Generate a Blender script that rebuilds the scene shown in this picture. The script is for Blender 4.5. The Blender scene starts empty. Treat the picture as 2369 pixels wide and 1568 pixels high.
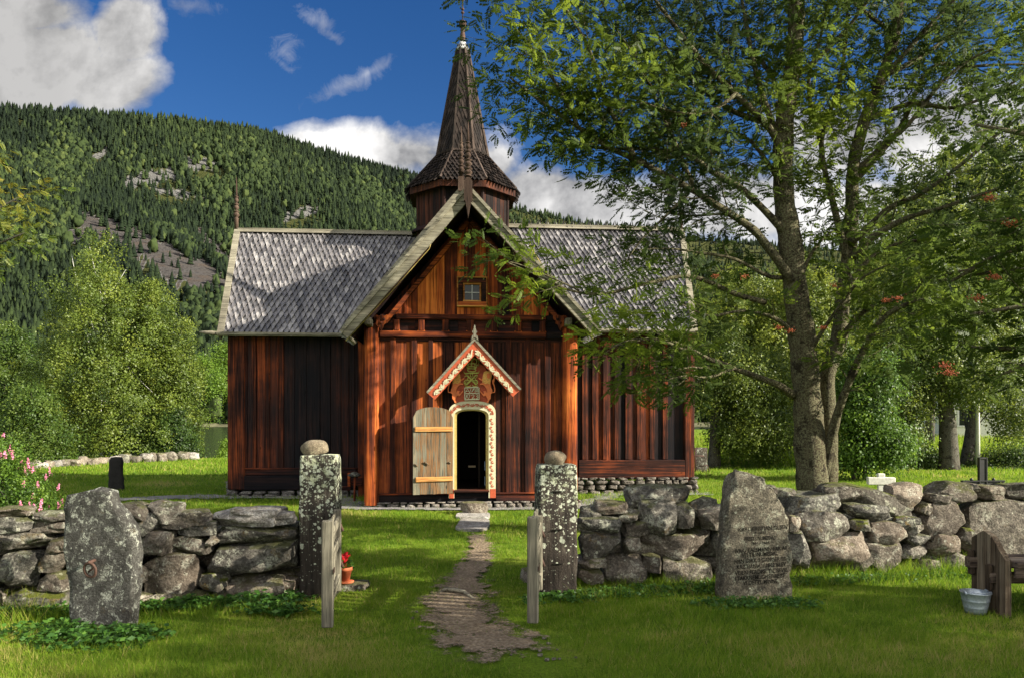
import bpy, math, random
import numpy as np
from mathutils import Vector, Matrix, noise as mnoise
sc = bpy.context.scene
COL = sc.collection
R = math.radians
# ---- camera model: level camera with a vertical lens shift, numbers in a 2369 px wide frame
FPX, CX, CY, YH, HC = 1691.0, 1184.5, 784.0, 960.0, 1.7
def P(x, y, D):
    return Vector(((x-CX)/FPX*D, D, HC-(y-YH)/FPX*D))
def GX(x, D): return (x-CX)/FPX*D
def ZY(y, D): return HC-(y-YH)/FPX*D
def GD(y): return HC*FPX/(y-YH)
# ---- church frame
TH = R(4.5); CO = Vector((-0.766, 13.56, 0)); cT, sT = math.cos(TH), math.sin(TH)
def F(px, py, yl=0.0):
    dx, dz = (px-CX)/FPX, -(py-YH)/FPX
    # local y = (-s)*(t*dx-Ox) + c*(t-Oy)
    t = (yl - sT*CO.x + cT*CO.y)/(cT - sT*dx)
    wx, wy = t*dx-CO.x, t-CO.y
    return (wx*cT+wy*sT, HC+t*dz)
def FX(px, yl=0.0): return F(px, 900, yl)[0]
def FZ(py, yl=0.0, px=1090): return F(px, py, yl)[1]

# ---------------------------------------------------------------- object helpers
def tag(o, label=None, cat=None, group=None, kind=None):
    if label: o['label'] = label
    if cat: o['category'] = cat
    if group: o['group'] = group
    if kind: o['kind'] = kind
    return o
def empty(name, loc=(0,0,0), rz=0.0):
    o = bpy.data.objects.new(name, None); COL.objects.link(o)
    o.location = loc; o.rotation_euler = (0,0,rz); o.empty_display_size = .2
    return o
def link(name, me, mat=None, parent=None, loc=None, rz=None):
    o = bpy.data.objects.new(name, me); COL.objects.link(o)
    if mat is not None and len(me.materials) == 0: me.materials.append(mat)
    if parent: o.parent = parent
    if loc is not None: o.location = loc
    if rz is not None: o.rotation_euler = (0,0,rz)
    return o
def np_mesh(name, V, Fc, tint=None, smooth=False, uv=None):
    """V (n,3) float, Fc (m,k) int: all faces with k corners; tint: per-vertex value(s)"""
    V = np.asarray(V, dtype=np.float32); Fc = np.asarray(Fc, dtype=np.int32)
    me = bpy.data.meshes.new(name)
    me.vertices.add(len(V)); me.vertices.foreach_set('co', V.ravel())
    m, k = Fc.shape
    me.loops.add(m*k); me.loops.foreach_set('vertex_index', Fc.ravel())
    me.polygons.add(m)
    me.polygons.foreach_set('loop_start', np.arange(0, m*k, k, dtype=np.int32))
    me.polygons.foreach_set('loop_total', np.full(m, k, dtype=np.int32))
    if smooth: me.polygons.foreach_set('use_smooth', np.ones(m, dtype=bool))
    if tint is not None:
        a = me.attributes.new('tint', 'FLOAT', 'POINT')
        a.data.foreach_set('value', np.asarray(tint, dtype=np.float32))
    me.update(calc_edges=True)
    return me
NOSPLIT=('shingles','foliage','crown','blossom','berry','flower','lettering','monogram','carving','trunk','interior','glazing','weather_vane','pot','transept_shingle','hip_board')
class MB:
    def __init__(s): s.v=[]; s.f=[]; s.sm=[]; s.mi=[]; s.t=[]; s.tv=0.5; s.m=0
    def add(s, vs, fs, smooth=False):
        n=len(s.v); s.v += [tuple(v) for v in vs]; s.t += [s.tv]*len(vs)
        for f in fs: s.f.append(tuple(i+n for i in f)); s.sm.append(smooth); s.mi.append(s.m)
        return s
    def box(s, x0,x1,y0,y1,z0,z1, M=None, j=0.0):
        vs=[Vector((x,y,z)) for z in (z0,z1) for y in (y0,y1) for x in (x0,x1)]
        if j: vs=[v+Vector([random.uniform(-j,j) for _ in range(3)]) for v in vs]
        if M is not None: vs=[M@v for v in vs]
        return s.add(vs, [(0,2,3,1),(4,5,7,6),(0,1,5,4),(2,6,7,3),(0,4,6,2),(1,3,7,5)])
    def bbox(s, x0,x1,y0,y1,z0,z1, b=0.01, M=None):
        """box with chamfered vertical+horizontal edges (24 verts)"""
        X=(x0,x1);Y=(y0,y1);Z=(z0,z1); vs=[]; idx={}
        for i in (0,1):
            for j in (0,1):
                for k in (0,1):
                    sx,sy,sz=(1-2*i)*b,(1-2*j)*b,(1-2*k)*b
                    for a in range(3):
                        p=[X[i]+sx,Y[j]+sy,Z[k]+sz]; p[a]=(X[i],Y[j],Z[k])[a]
                        idx[(i,j,k,a)]=len(vs); vs.append(Vector(p))
        fs=[]
        for a in range(3):
            o=[q for q in range(3) if q!=a]
            for e in (0,1):
                q=[]
                for (u,w) in ((0,0),(1,0),(1,1),(0,1)):
                    c=[0,0,0]; c[a]=e; c[o[0]]=u; c[o[1]]=w; q.append(idx[(c[0],c[1],c[2],a)])
                fs.append(tuple(q))
        for a in range(3):
            o=[q for q in range(3) if q!=a]
            for u in (0,1):
                for w in (0,1):
                    c0=[0,0,0]; c0[o[0]]=u; c0[o[1]]=w; c1=list(c0); c1[a]=1
                    fs.append((idx[(*c0,o[0])],idx[(*c1,o[0])],idx[(*c1,o[1])],idx[(*c0,o[1])]))
        for i in (0,1):
            for j in (0,1):
                for k in (0,1): fs.append((idx[(i,j,k,0)],idx[(i,j,k,1)],idx[(i,j,k,2)]))
        if M is not None: vs=[M@v for v in vs]
        return s.add(vs,fs)
    def prism(s, poly, y0, y1):
        """poly: list of (x,z); extruded along y"""
        n=len(poly); vs=[(x,y0,z) for x,z in poly]+[(x,y1,z) for x,z in poly]
        fs=[tuple(range(n)), tuple(range(2*n-1,n-1,-1))]+[((i+1)%n,i,i+n,(i+1)%n+n) for i in range(n)]
        return s.add(vs,fs)
    def solid(s, quad, off):
        """quad: list of 3-D points; off: thickness vector"""
        q=[Vector(p) for p in quad]; off=Vector(off); n=len(q)
        return s.add(q+[p+off for p in q],[tuple(range(n)),tuple(range(2*n-1,n-1,-1))]+[((i+1)%n,i,i+n,(i+1)%n+n) for i in range(n)])
    def tube(s, pts, rad, n=8, smooth=True, cap=True):
        pts=[Vector(p) for p in pts]; k=len(pts)
        if not hasattr(rad,'__len__'): rad=[rad]*k
        vs=[]; up=None
        for i,p in enumerate(pts):
            t=(pts[min(i+1,k-1)]-pts[max(i-1,0)])
            t=t.normalized() if t.length>1e-9 else Vector((0,0,1))
            if up is None: up=t.orthogonal().normalized()
            a=(up-t*up.dot(t)); a=a.normalized() if a.length>1e-6 else t.orthogonal().normalized(); up=a; b=t.cross(a)
            for j in range(n):
                g=2*math.pi*j/n; vs.append(p+(a*math.cos(g)+b*math.sin(g))*rad[i])
        fs=[(i*n+j,i*n+(j+1)%n,(i+1)*n+(j+1)%n,(i+1)*n+j) for i in range(k-1) for j in range(n)]
        if cap: fs+=[tuple(range(n-1,-1,-1)), tuple((k-1)*n+j for j in range(n))]
        return s.add(vs,fs,smooth)
    def lathe(s, prof, c=(0,0), n=12, smooth=True, ph=0.0, M=None):
        vs=[Vector((c[0]+r*math.cos(2*math.pi*j/n+ph), c[1]+r*math.sin(2*math.pi*j/n+ph), z)) for r,z in prof for j in range(n)]
        if M is not None: vs=[M@v for v in vs]
        k=len(prof)
        fs=[(i*n+j,i*n+(j+1)%n,(i+1)*n+(j+1)%n,(i+1)*n+j) for i in range(k-1) for j in range(n)]
        fs+=[tuple(range(n-1,-1,-1)), tuple((k-1)*n+j for j in range(n))]
        return s.add(vs,fs,smooth)
    def ribbon(s, pts, w, y0, y1):
        """flat stroke in the xz plane; pts [(x,z)], w width or list; front y0, back y1"""
        n=len(pts)
        if not hasattr(w,'__len__'): w=[w]*n
        L=[];Rr=[]
        for i in range(n):
            a=pts[max(i-1,0)]; b=pts[min(i+1,n-1)]; dx,dz=b[0]-a[0],b[1]-a[1]; l=math.hypot(dx,dz) or 1
            nx,nz=-dz/l*w[i]/2,dx/l*w[i]/2
            L.append((pts[i][0]+nx,pts[i][1]+nz)); Rr.append((pts[i][0]-nx,pts[i][1]-nz))
        for i in range(n-1): s.prism([Rr[i],Rr[i+1],L[i+1],L[i]],y0,y1)
        return s
    def mesh(s, name):
        me=bpy.data.meshes.new(name); me.from_pydata(s.v,[],s.f); 
        me.polygons.foreach_set('use_smooth', s.sm); me.polygons.foreach_set('material_index', s.mi)
        a=me.attributes.new('tint','FLOAT','POINT'); a.data.foreach_set('value', s.t)
        me.update(); return me
    def clusters(s, eps=.02):
        n=len(s.v); par=list(range(n))
        def fd(a):
            while par[a]!=a: par[a]=par[par[a]]; a=par[a]
            return a
        for f in s.f:
            r=fd(f[0])
            for i in f[1:]: par[fd(i)]=r
        isl={}
        for i in range(n): isl.setdefault(fd(i),[]).append(i)
        keys=list(isl)
        if len(keys)<2 or len(keys)>400: return None
        bb=[]
        for k in keys:
            P_=[s.v[i] for i in isl[k]]; bb.append([min(q[a] for q in P_)-eps/2 for a in range(3)]+[max(q[a] for q in P_)+eps/2 for a in range(3)])
        g=list(range(len(keys)))
        def fg(a):
            while g[a]!=a: g[a]=g[g[a]]; a=g[a]
            return a
        for i in range(len(keys)):
            for j in range(i):
                A,B=bb[i],bb[j]
                if all(A[a]<=B[a+3] and B[a]<=A[a+3] for a in range(3)): g[fg(i)]=fg(j)
        lab={}
        for i,k in enumerate(keys):
            for v in isl[k]: lab[v]=fg(i)
        roots=[]; [roots.append(fg(i)) for i in range(len(keys)) if fg(i) not in roots]
        if len(roots)<2 or len(roots)>60: return None
        out=[]
        for r in roots:
            m=MB(); mp={}
            for v in range(n):
                if lab[v]==r: mp[v]=len(m.v); m.v.append(s.v[v]); m.t.append(s.t[v])
            for f,sm,mi in zip(s.f,s.sm,s.mi):
                if lab[f[0]]==r: m.f.append(tuple(mp[i] for i in f)); m.sm.append(sm); m.mi.append(mi)
            out.append(m)
        out.sort(key=lambda m:-len(m.v)); return out
    def build(s, name, mat, parent=None, loc=None, rz=None, one=False):
        if parent is not None and not one and not any(q in name for q in NOSPLIT):
            cl=s.clusters()
            if cl: return [m.build(name,mat,parent,loc,rz,True) for m in cl][0]
        me=s.mesh(name)
        for m in (mat if isinstance(mat,(list,tuple)) else [mat]): me.materials.append(m)
        return link(name, me, None, parent, loc, rz)

# ---------------------------------------------------------------- materials
class NT:
    def __init__(s, name, rough=0.8, spec=0.3, disp=False):
        s.mat=bpy.data.materials.new(name); s.mat.use_nodes=True; s.t=s.mat.node_tree; s.n=s.t.nodes; s.l=s.t.links
        s.b=s.n['Principled BSDF']; s.out=s.n['Material Output']
        s.b.inputs['Roughness'].default_value=rough; s.b.inputs['Specular IOR Level'].default_value=spec
    def new(s, ty, **kw):
        n=s.n.new(ty)
        for k,v in kw.items():
            if k.startswith('i_'):
                n.inputs[k[2:].replace('_',' ')].default_value=v
            else: setattr(n,k,v)
        return n
    def put(s, v, sock):
        if hasattr(v,'is_linked') or hasattr(v,'links'): s.l.new(v,sock)
        else: sock.default_value=v
    def coord(s, scale=(1,1,1), kind='Object'):
        tc=s.new('ShaderNodeTexCoord'); m=s.new('ShaderNodeMapping'); m.inputs['Scale'].default_value=scale
        s.l.new(tc.outputs[kind], m.inputs['Vector']); return m.outputs[0]
    def noise(s, vec, scale=1, detail=4, rough=.6, dist=0.0):
        n=s.new('ShaderNodeTexNoise'); s.l.new(vec,n.inputs['Vector'])
        n.inputs['Scale'].default_value=scale; n.inputs['Detail'].default_value=detail
        n.inputs['Roughness'].default_value=rough; n.inputs['Distortion'].default_value=dist
        return n.outputs['Fac']
    def voro(s, vec, scale=1, feature='F1', rnd=1.0):
        n=s.new('ShaderNodeTexVoronoi', feature=feature); s.l.new(vec,n.inputs['Vector']); n.inputs['Scale'].default_value=scale
        n.inputs['Randomness'].default_value=rnd
        return n
    def ramp(s, fac, stops, interp='LINEAR'):
        n=s.new('ShaderNodeValToRGB'); s.l.new(fac,n.inputs['Fac']); cr=n.color_ramp; cr.interpolation=interp
        while len(cr.elements)<len(stops): cr.elements.new(0.5)
        for e,(p,c) in zip(cr.elements,stops):
            e.position=p; e.color=(*c,1) if hasattr(c,'__len__') else (c,c,c,1)
        return n.outputs['Color']
    def math(s, op, a, b=0.0, c=None, clamp=False):
        n=s.new('ShaderNodeMath', operation=op, use_clamp=clamp); s.put(a,n.inputs[0]); s.put(b,n.inputs[1])
        if c is not None: s.put(c,n.inputs[2])
        return n.outputs[0]
    def mix(s, fac, a, b, mode='MIX'):
        n=s.new('ShaderNodeMix', data_type='RGBA', blend_type=mode)
        s.put(fac,n.inputs[0])
        for v,k in ((a,6),(b,7)):
            if isinstance(v,tuple): n.inputs[k].default_value=(*v,1)
            else: s.put(v,n.inputs[k])
        return n.outputs[2]
    def attr(s, name='tint'):
        return s.new('ShaderNodeAttribute', attribute_name=name).outputs['Fac']
    def island(s): return s.new('ShaderNodeNewGeometry').outputs['Random Per Island']
    def objrand(s): return s.new('ShaderNodeObjectInfo').outputs['Random']
    def col(s, c):
        if isinstance(c,tuple): s.b.inputs['Base Color'].default_value=(*c,1)
        else: s.l.new(c,s.b.inputs['Base Color'])
        return s
    def bump(s, h, strength=.4, dist=.01):
        n=s.new('ShaderNodeBump'); s.l.new(h,n.inputs['Height']); n.inputs['Strength'].default_value=strength
        n.inputs['Distance'].default_value=dist; s.l.new(n.outputs[0],s.b.inputs['Normal']); return s

def wood(name, axis, stops, fine=1.0, wear=None, rough=.88, bump=.6, isl=.35, knots=True):
    t=NT(name,rough,.15)
    sc3=[23.0,23.0,23.0]; sc3['xyz'.index(axis)]=.6
    v=t.coord(tuple(sc3)); isr=t.island()
    # shift the grain for every board
    add=t.new('ShaderNodeVectorMath',operation='ADD'); t.l.new(v,add.inputs[0])
    cmb=t.new('ShaderNodeCombineXYZ'); k=t.math('MULTIPLY',isr,37.0)
    for q in range(3): t.l.new(k,cmb.inputs[q])
    t.l.new(cmb.outputs[0],add.inputs[1]); v=add.outputs[0]
    n1=t.noise(v,1*fine,6,.65,.3); n2=t.noise(v,4.5*fine,4,.7)
    lo=t.noise(t.coord((1,1,1)),1.3,3,.6)
    f=t.math('ADD',t.math('MULTIPLY',n1,.75),t.math('MULTIPLY',n2,.25))
    f=t.math('ADD',f,t.math('MULTIPLY',t.math('SUBTRACT',isr,.5),isl))
    f=t.math('ADD',f,t.math('MULTIPLY',t.math('SUBTRACT',lo,.5),.5))
    c=t.ramp(f,stops)
    ck=t.ramp(t.noise(v,2.2*fine,3,.5),[(0,0.0),(.36,0.12),(.41,1.0),(1,1.0)])
    c=t.mix(.75,c,ck,'MULTIPLY')
    if knots:
        s2=[5.0,5.0,5.0]; s2['xyz'.index(axis)]=2.2
        kn=t.voro(t.coord(tuple(s2)),1.0); kk=t.ramp(kn.outputs['Distance'],[(0,0.1),(.05,.2),(.09,1.0),(1,1.0)])
        c=t.mix(.8,c,kk,'MULTIPLY')
    t.col(c); t.bump(t.math('ADD',n2,t.math('MULTIPLY',ck,.6)),bump,.012)
    return t.mat
def rockmat(name, base, dark, lich, lichen=.5, moss=0.0, scale=1.0, spots=True, yellow=.0, vary=True):
    t=NT(name,.9,.2)
    v=t.coord((1,1,1)); r=t.objrand()
    add=t.new('ShaderNodeVectorMath',operation='ADD'); t.l.new(v,add.inputs[0])
    cmb=t.new('ShaderNodeCombineXYZ'); k=t.math('MULTIPLY',r,91.0)
    for q in range(3): t.l.new(k,cmb.inputs[q])
    t.l.new(cmb.outputs[0],add.inputs[1]); v=add.outputs[0]
    n=t.noise(v,3.5*scale,6,.65); g=t.noise(v,42*scale,5,.75); m=t.noise(v,11*scale,5,.7)
    c=t.ramp(n,[(.3,dark),(.5,base),(.72,tuple(min(1,q*1.45) for q in base))])
    c=t.mix(.9,c,t.ramp(g,[(.34,.10),(.5,.85),(.66,1.7)]),'MULTIPLY')
    c=t.mix(t.ramp(m,[(.44,0.0),(.6,.8)]),c,dark)
    c=t.mix(t.math('MULTIPLY',t.math('ADD',r,-.2),.40,clamp=True),c,(.19,.13,.085))
    if vary: r2=t.math('FRACT',t.math('MULTIPLY',r,7.31)); c=t.mix(1.0,c,t.ramp(r2,[(0,.62),(.5,1.0),(1,1.35)]),'MULTIPLY')
    # crustose lichen: blotches broken up by noise, and small round spots
    w1=t.noise(v,7*scale,5,.75,.6); l1=t.ramp(w1,[(.54,0.0),(.6,1.0)])
    l1=t.mix(1.0,l1,t.ramp(g,[(.42,0.0),(.52,1.0)]),'MULTIPLY')
    c=t.mix(t.math('MULTIPLY',l1,min(1,lichen*1.5)),c,tuple(min(1,q*1.1) for q in lich))
    if spots:
        warp=t.new('ShaderNodeVectorMath',operation='ADD'); nz=t.new('ShaderNodeTexNoise'); nz.inputs['Scale'].default_value=22*scale; t.l.new(v,nz.inputs['Vector'])
        sc_=t.new('ShaderNodeVectorMath',operation='SCALE'); t.l.new(nz.outputs['Color'],sc_.inputs[0]); sc_.inputs['Scale'].default_value=.03
        t.l.new(v,warp.inputs[0]); t.l.new(sc_.outputs[0],warp.inputs[1])
        vo=t.voro(warp.outputs[0],15*scale); rr=t.new('ShaderNodeSeparateColor'); t.l.new(vo.outputs['Color'],rr.inputs[0])
        rad=t.math('MULTIPLY',t.math('SUBTRACT',rr.outputs[0],.45),.5)
        d=t.math('SUBTRACT',rad,vo.outputs['Distance']); sp=t.math('MULTIPLY',d,30,clamp=True)
        c=t.mix(t.math('MULTIPLY',sp,.75),c,tuple(min(1,q*1.25) for q in lich))
    if yellow:
        y1=t.ramp(t.noise(v,4.2*scale,5,.7),[(.6,0.0),(.66,1.0)])
        c=t.mix(t.math('MULTIPLY',y1,yellow),c,(.30,.17,.01))
    if moss:
        geo=t.new('ShaderNodeNewGeometry'); sx=t.new('ShaderNodeSeparateXYZ'); t.l.new(geo.outputs['Normal'],sx.inputs[0])
        mm=t.math('ADD',t.math('MULTIPLY',sx.outputs[2],.35),t.noise(v,3*scale,5,.7))
        c=t.mix(t.math('MULTIPLY',t.ramp(mm,[(.75,0.0),(.85,1.0)]),moss),c,(.09,.10,.012))
    t.col(c); t.bump(t.math('ADD',g,t.math('MULTIPLY',m,1.6)),1.0,.035)
    return t.mat
def leafmat(name, c0, c1, c2, trans=.45, rough=.5, spec=.35):
    t=NT(name,rough,spec); a=t.attr('tint')
    c=t.ramp(a,[(0,c0),(.5,c1),(1,c2)])
    t.col(c)
    tr=t.new('ShaderNodeBsdfTranslucent'); tc=t.mix(.6,c,(1.5,1.35,.25),'MULTIPLY'); 
    br=t.new('ShaderNodeBrightContrast'); t.l.new(tc,br.inputs[0]); br.inputs['Bright'].default_value=.02
    t.l.new(br.outputs[0],tr.inputs['Color'])
    mx=t.new('ShaderNodeMixShader'); mx.inputs[0].default_value=trans
    t.l.new(t.b.outputs[0],mx.inputs[1]); t.l.new(tr.outputs[0],mx.inputs[2]); t.l.new(mx.outputs[0],t.out.inputs[0])
    return t.mat
def plain(name, c, rough=.6, spec=.3, var=.35, scale=20, metal=0.0, dark=.4):
    t=NT(name,rough,spec); n=t.noise(t.coord(),scale,5,.7)
    lo=tuple(q*dark for q in c); hi=tuple(min(1,q*1.15) for q in c)
    t.col(t.ramp(n,[(.3,tuple(a*(1-var)+b*var*0+lo[i]*0 for i,(a,b) in enumerate(zip(c,c)))),(.55,c),(.75,hi)])); t.b.inputs['Metallic'].default_value=metal
    t.bump(n,.2,.004)
    return t.mat
M={}
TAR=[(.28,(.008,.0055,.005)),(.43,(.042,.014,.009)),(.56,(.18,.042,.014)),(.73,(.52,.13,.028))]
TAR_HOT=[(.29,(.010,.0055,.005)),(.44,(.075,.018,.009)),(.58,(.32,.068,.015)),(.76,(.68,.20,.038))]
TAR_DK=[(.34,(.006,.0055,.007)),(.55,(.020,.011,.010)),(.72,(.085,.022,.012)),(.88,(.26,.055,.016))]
GREY=[(.28,(.055,.048,.036)),(.5,(.20,.18,.13)),(.72,(.36,.33,.24))]
for ax in 'xyz':
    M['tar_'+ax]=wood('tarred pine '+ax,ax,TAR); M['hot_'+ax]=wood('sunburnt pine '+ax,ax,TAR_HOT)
    M['dk_'+ax]=wood('black tarred pine '+ax,ax,TAR_DK); M['grey_'+ax]=wood('grey weathered wood '+ax,ax,GREY,fine=1.4,knots=False,isl=.2)
M['door']=wood('weathered door planks','z',[(.30,(.018,.013,.009)),(.44,(.06,.066,.052)),(.54,(.18,.085,.03)),(.64,(.115,.12,.09)),(.8,(.26,.20,.12))],fine=1.7,isl=.35)
M['batten']=wood('pale door batten','x',[(.3,(.28,.11,.03)),(.5,(.52,.27,.085)),(.7,(.66,.48,.27))],knots=False)
M['windowwood']=wood('golden window frame','x',[(.3,(.20,.07,.015)),(.5,(.50,.22,.05)),(.7,(.75,.42,.12))],knots=False)

M['brown_z']=wood('brown weathered wood','z',[(.28,(.02,.012,.009)),(.5,(.06,.038,.027)),(.72,(.13,.09,.065))],knots=False)
M['twr_z']=wood('blackened tower planks','z',[(.34,(.006,.005,.005)),(.55,(.022,.012,.010)),(.75,(.07,.024,.013)),(.92,(.25,.07,.02))])

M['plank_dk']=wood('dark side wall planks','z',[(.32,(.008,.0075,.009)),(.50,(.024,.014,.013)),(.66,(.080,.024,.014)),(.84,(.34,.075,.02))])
M['bench_z']=wood('dark weathered oak','z',[(.28,(.02,.013,.009)),(.5,(.10,.07,.045)),(.72,(.24,.19,.13))],fine=1.4,knots=False)
M['bench_x']=wood('dark weathered oak seat','x',[(.28,(.03,.02,.014)),(.5,(.13,.095,.07)),(.72,(.30,.25,.19))],fine=1.4,knots=False)
M['bat_z']=wood('batten pine','z',[(.28,(.008,.005,.005)),(.46,(.05,.014,.008)),(.60,(.26,.058,.014)),(.78,(.62,.17,.032))])
M['hip_z']=wood('dark hip board','z',[(.28,(.012,.009,.007)),(.5,(.035,.024,.018)),(.72,(.085,.062,.05))],knots=False)
def plain(name, c, rough=.6, spec=.3, lo=.55, scale=20, metal=0.0, bump=.2):
    t=NT(name,rough,spec); n=t.noise(t.coord(),scale,5,.7)
    t.col(t.ramp(n,[(.32,tuple(q*lo for q in c)),(.55,c),(.75,tuple(min(1,q*1.15) for q in c))])); t.b.inputs['Metallic'].default_value=metal
    t.bump(n,bump,.004); return t.mat
# ---------------------------------------------------------------- camera
cam=bpy.data.cameras.new('camera'); co=bpy.data.objects.new('camera',cam); COL.objects.link(co)
cam.sensor_width=36; cam.lens=36*FPX/2369; cam.shift_y=(YH-CY)/2369; cam.clip_start=.1; cam.clip_end=6000
co.location=(0,0,HC); co.rotation_euler=(R(90),0,0); sc.camera=co
# ---------------------------------------------------------------- sun and sky
SUN_EL, SUN_AZ = R(24), R(15)      # azimuth: from +X towards the camera side
sd=Vector((math.cos(SUN_AZ)*math.cos(SUN_EL), -math.sin(SUN_AZ)*math.cos(SUN_EL), math.sin(SUN_EL)))
sl=bpy.data.lights.new('sun','SUN'); sl.energy=5.0; sl.angle=R(.5); sl.color=(1,.93,.80)
so=bpy.data.objects.new('sun',sl); COL.objects.link(so); so.rotation_euler=(-sd).to_track_quat('-Z','Y').to_euler()
w=bpy.data.worlds.new('World'); sc.world=w; w.use_nodes=True
wt=w.node_tree; wn=wt.nodes; wl=wt.links; bg=wn['Background']
sky=wn.new('ShaderNodeTexSky'); sky.sky_type='NISHITA'; sky.sun_disc=False
sky.sun_elevation=SUN_EL; sky.sun_rotation=math.atan2(sd.x,sd.y); sky.air_density=1.0; sky.dust_density=.3; sky.ozone_density=3.0; sky.altitude=300
def W(op,a,b=0.0,clamp=False):
    n=wn.new('ShaderNodeMath'); n.operation=op; n.use_clamp=clamp
    for v,k in ((a,0),(b,1)):
        if isinstance(v,(int,float)): n.inputs[k].default_value=v
        else: wl.new(v,n.inputs[k])
    return n.outputs[0]
tc=wn.new('ShaderNodeTexCoord'); sx=wn.new('ShaderNodeSeparateXYZ'); wl.new(tc.outputs['Generated'],sx.inputs[0])
yy=W('MAXIMUM',sx.outputs[1],.05)
u=W('DIVIDE',sx.outputs[0],yy); v=W('DIVIDE',sx.outputs[2],yy)
cb=wn.new('ShaderNodeCombineXYZ'); wl.new(u,cb.inputs[0]); wl.new(v,cb.inputs[1])
def blob(x,y,rx,ry,rot=0,amp=1.0):
    m=wn.new('ShaderNodeMapping'); m.vector_type='TEXTURE'; wl.new(cb.outputs[0],m.inputs[0])
    m.inputs['Location'].default_value=((x-CX)/FPX,(YH-y)/FPX,0); m.inputs['Rotation'].default_value=(0,0,R(rot)); m.inputs['Scale'].default_value=(rx/FPX,ry/FPX,1)
    l=wn.new('ShaderNodeVectorMath'); l.operation='LENGTH'; wl.new(m.outputs[0],l.inputs[0])
    q=W('SUBTRACT',1.0,l.outputs['Value'])
    q=W('MULTIPLY',q,amp)
    return W('MAXIMUM',q,-1.0)
def wnoise(scale,detail,rough,off=0.0,dist=0.0):
    m=wn.new('ShaderNodeMapping'); wl.new(cb.outputs[0],m.inputs[0]); m.inputs['Location'].default_value=(off,off*.7,off*.3)
    n=wn.new('ShaderNodeTexNoise'); wl.new(m.outputs[0],n.inputs[0]); n.inputs['Scale'].default_value=scale
    n.inputs['Detail'].default_value=detail; n.inputs['Roughness'].default_value=rough; n.inputs['Distortion'].default_value=dist
    return n.outputs['Fac']
def cover(blobs,na,n,gain):
    q=blobs[0]
    for b in blobs[1:]: q=W('MAXIMUM',q,b)
    q=W('ADD',q,W('MULTIPLY',W('SUBTRACT',n,.5),na))
    return W('MULTIPLY',q,gain,clamp=True)
puffy=wnoise(9,9,.58,3.1,.2); fine=wnoise(30,7,.7,1.7,.8)
big=cover([blob(60,150,260,130,0,1.0),blob(250,190,150,100,0,.8),blob(290,80,110,90,60,.8),blob(20,30,200,80,0,.8),
   blob(860,345,215,72,-8,.6),blob(730,345,120,58,0,.6),blob(950,360,260,80,0,.6),blob(1145,375,70,60,0,.6),
   blob(1320,460,260,90,-8,.8),blob(1480,480,200,70,-14,.8),blob(1700,470,300,110,0,.8),blob(1950,330,200,120,0,.7),blob(2250,330,330,170,0,.8),blob(2050,500,400,120,0,.8),
   blob(-600,200,500,260,0,.8),blob(2900,350,500,200,0,.8)],1.15,puffy,3.2)
wis=cover([blob(735,50,58,26,-25,.5),blob(770,85,50,16,-35,.5),blob(665,125,34,40,10,.4),blob(655,150,38,14,-40,.4),
   blob(800,198,100,24,24,.5),blob(850,170,60,16,30,.5),blob(440,15,60,22,0,.4),blob(1400,-40,90,30,0,.4)],1.5,fine,.85)
# keep clouds off the half of the sky behind the camera, where an added fill-light cover lies
fr=W('GREATER_THAN',sx.outputs[1],.06)
cov=W('MULTIPLY',W('MAXIMUM',big,W('MULTIPLY',wis,.6)),fr)
# unseen bright cloud cover behind the camera, added as white fill light
bk=wn.new('ShaderNodeTexNoise'); wl.new(tc.outputs['Generated'],bk.inputs[0]); bk.inputs['Scale'].default_value=3.2; bk.inputs['Detail'].default_value=6
bkc=W('MULTIPLY',W('MULTIPLY',W('SUBTRACT',bk.outputs['Fac'],.40),6.0,True),W('MULTIPLY',W('LESS_THAN',sx.outputs[1],-.05),W('GREATER_THAN',sx.outputs[2],.0)))
shade=wnoise(3.6,6,.6,7.7)
cr=wn.new('ShaderNodeValToRGB'); wl.new(W('ADD',W('MULTIPLY',puffy,.55),W('MULTIPLY',shade,.55)),cr.inputs[0])
e=cr.color_ramp.elements; e[0].position=.41; e[0].color=(.42,.44,.50,1); e[1].position=.64; e[1].color=(3.2,3.15,3.1,1)
cg=wn.new('ShaderNodeMapRange'); wl.new(u,cg.inputs[0]); cg.inputs[1].default_value=-.62; cg.inputs[2].default_value=-.30; cg.inputs[3].default_value=.55; cg.inputs[4].default_value=1.0
cgm=wn.new('ShaderNodeVectorMath'); cgm.operation='SCALE'; wl.new(cr.outputs[0],cgm.inputs[0]); wl.new(cg.outputs[0],cgm.inputs['Scale'])
sat=wn.new('ShaderNodeHueSaturation'); wl.new(sky.outputs[0],sat.inputs['Color']); sat.inputs['Saturation'].default_value=1.30; sat.inputs['Hue'].default_value=.512; sat.inputs['Value'].default_value=.35
mx=wn.new('ShaderNodeMix'); mx.data_type='RGBA'; wl.new(cov,mx.inputs[0]); wl.new(sat.outputs[0],mx.inputs[6]); wl.new(cgm.outputs[0],mx.inputs[7])
mb2=wn.new('ShaderNodeMix'); mb2.data_type='RGBA'; wl.new(bkc,mb2.inputs[0]); wl.new(mx.outputs[2],mb2.inputs[6]); mb2.inputs[7].default_value=(6.5,6.35,6.1,1)
wl.new(mb2.outputs[2],bg.inputs[0]); bg.inputs[1].default_value=.12
sc.view_settings.view_transform='Standard'; sc.view_settings.look='None'; sc.view_settings.gamma=1; sc.view_settings.use_curve_mapping=False
sc.view_settings.exposure=1.5
sc.cycles.max_bounces=6; sc.cycles.diffuse_bounces=3; sc.cycles.glossy_bounces=2; sc.cycles.transmission_bounces=3; sc.cycles.transparent_max_bounces=8
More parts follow.
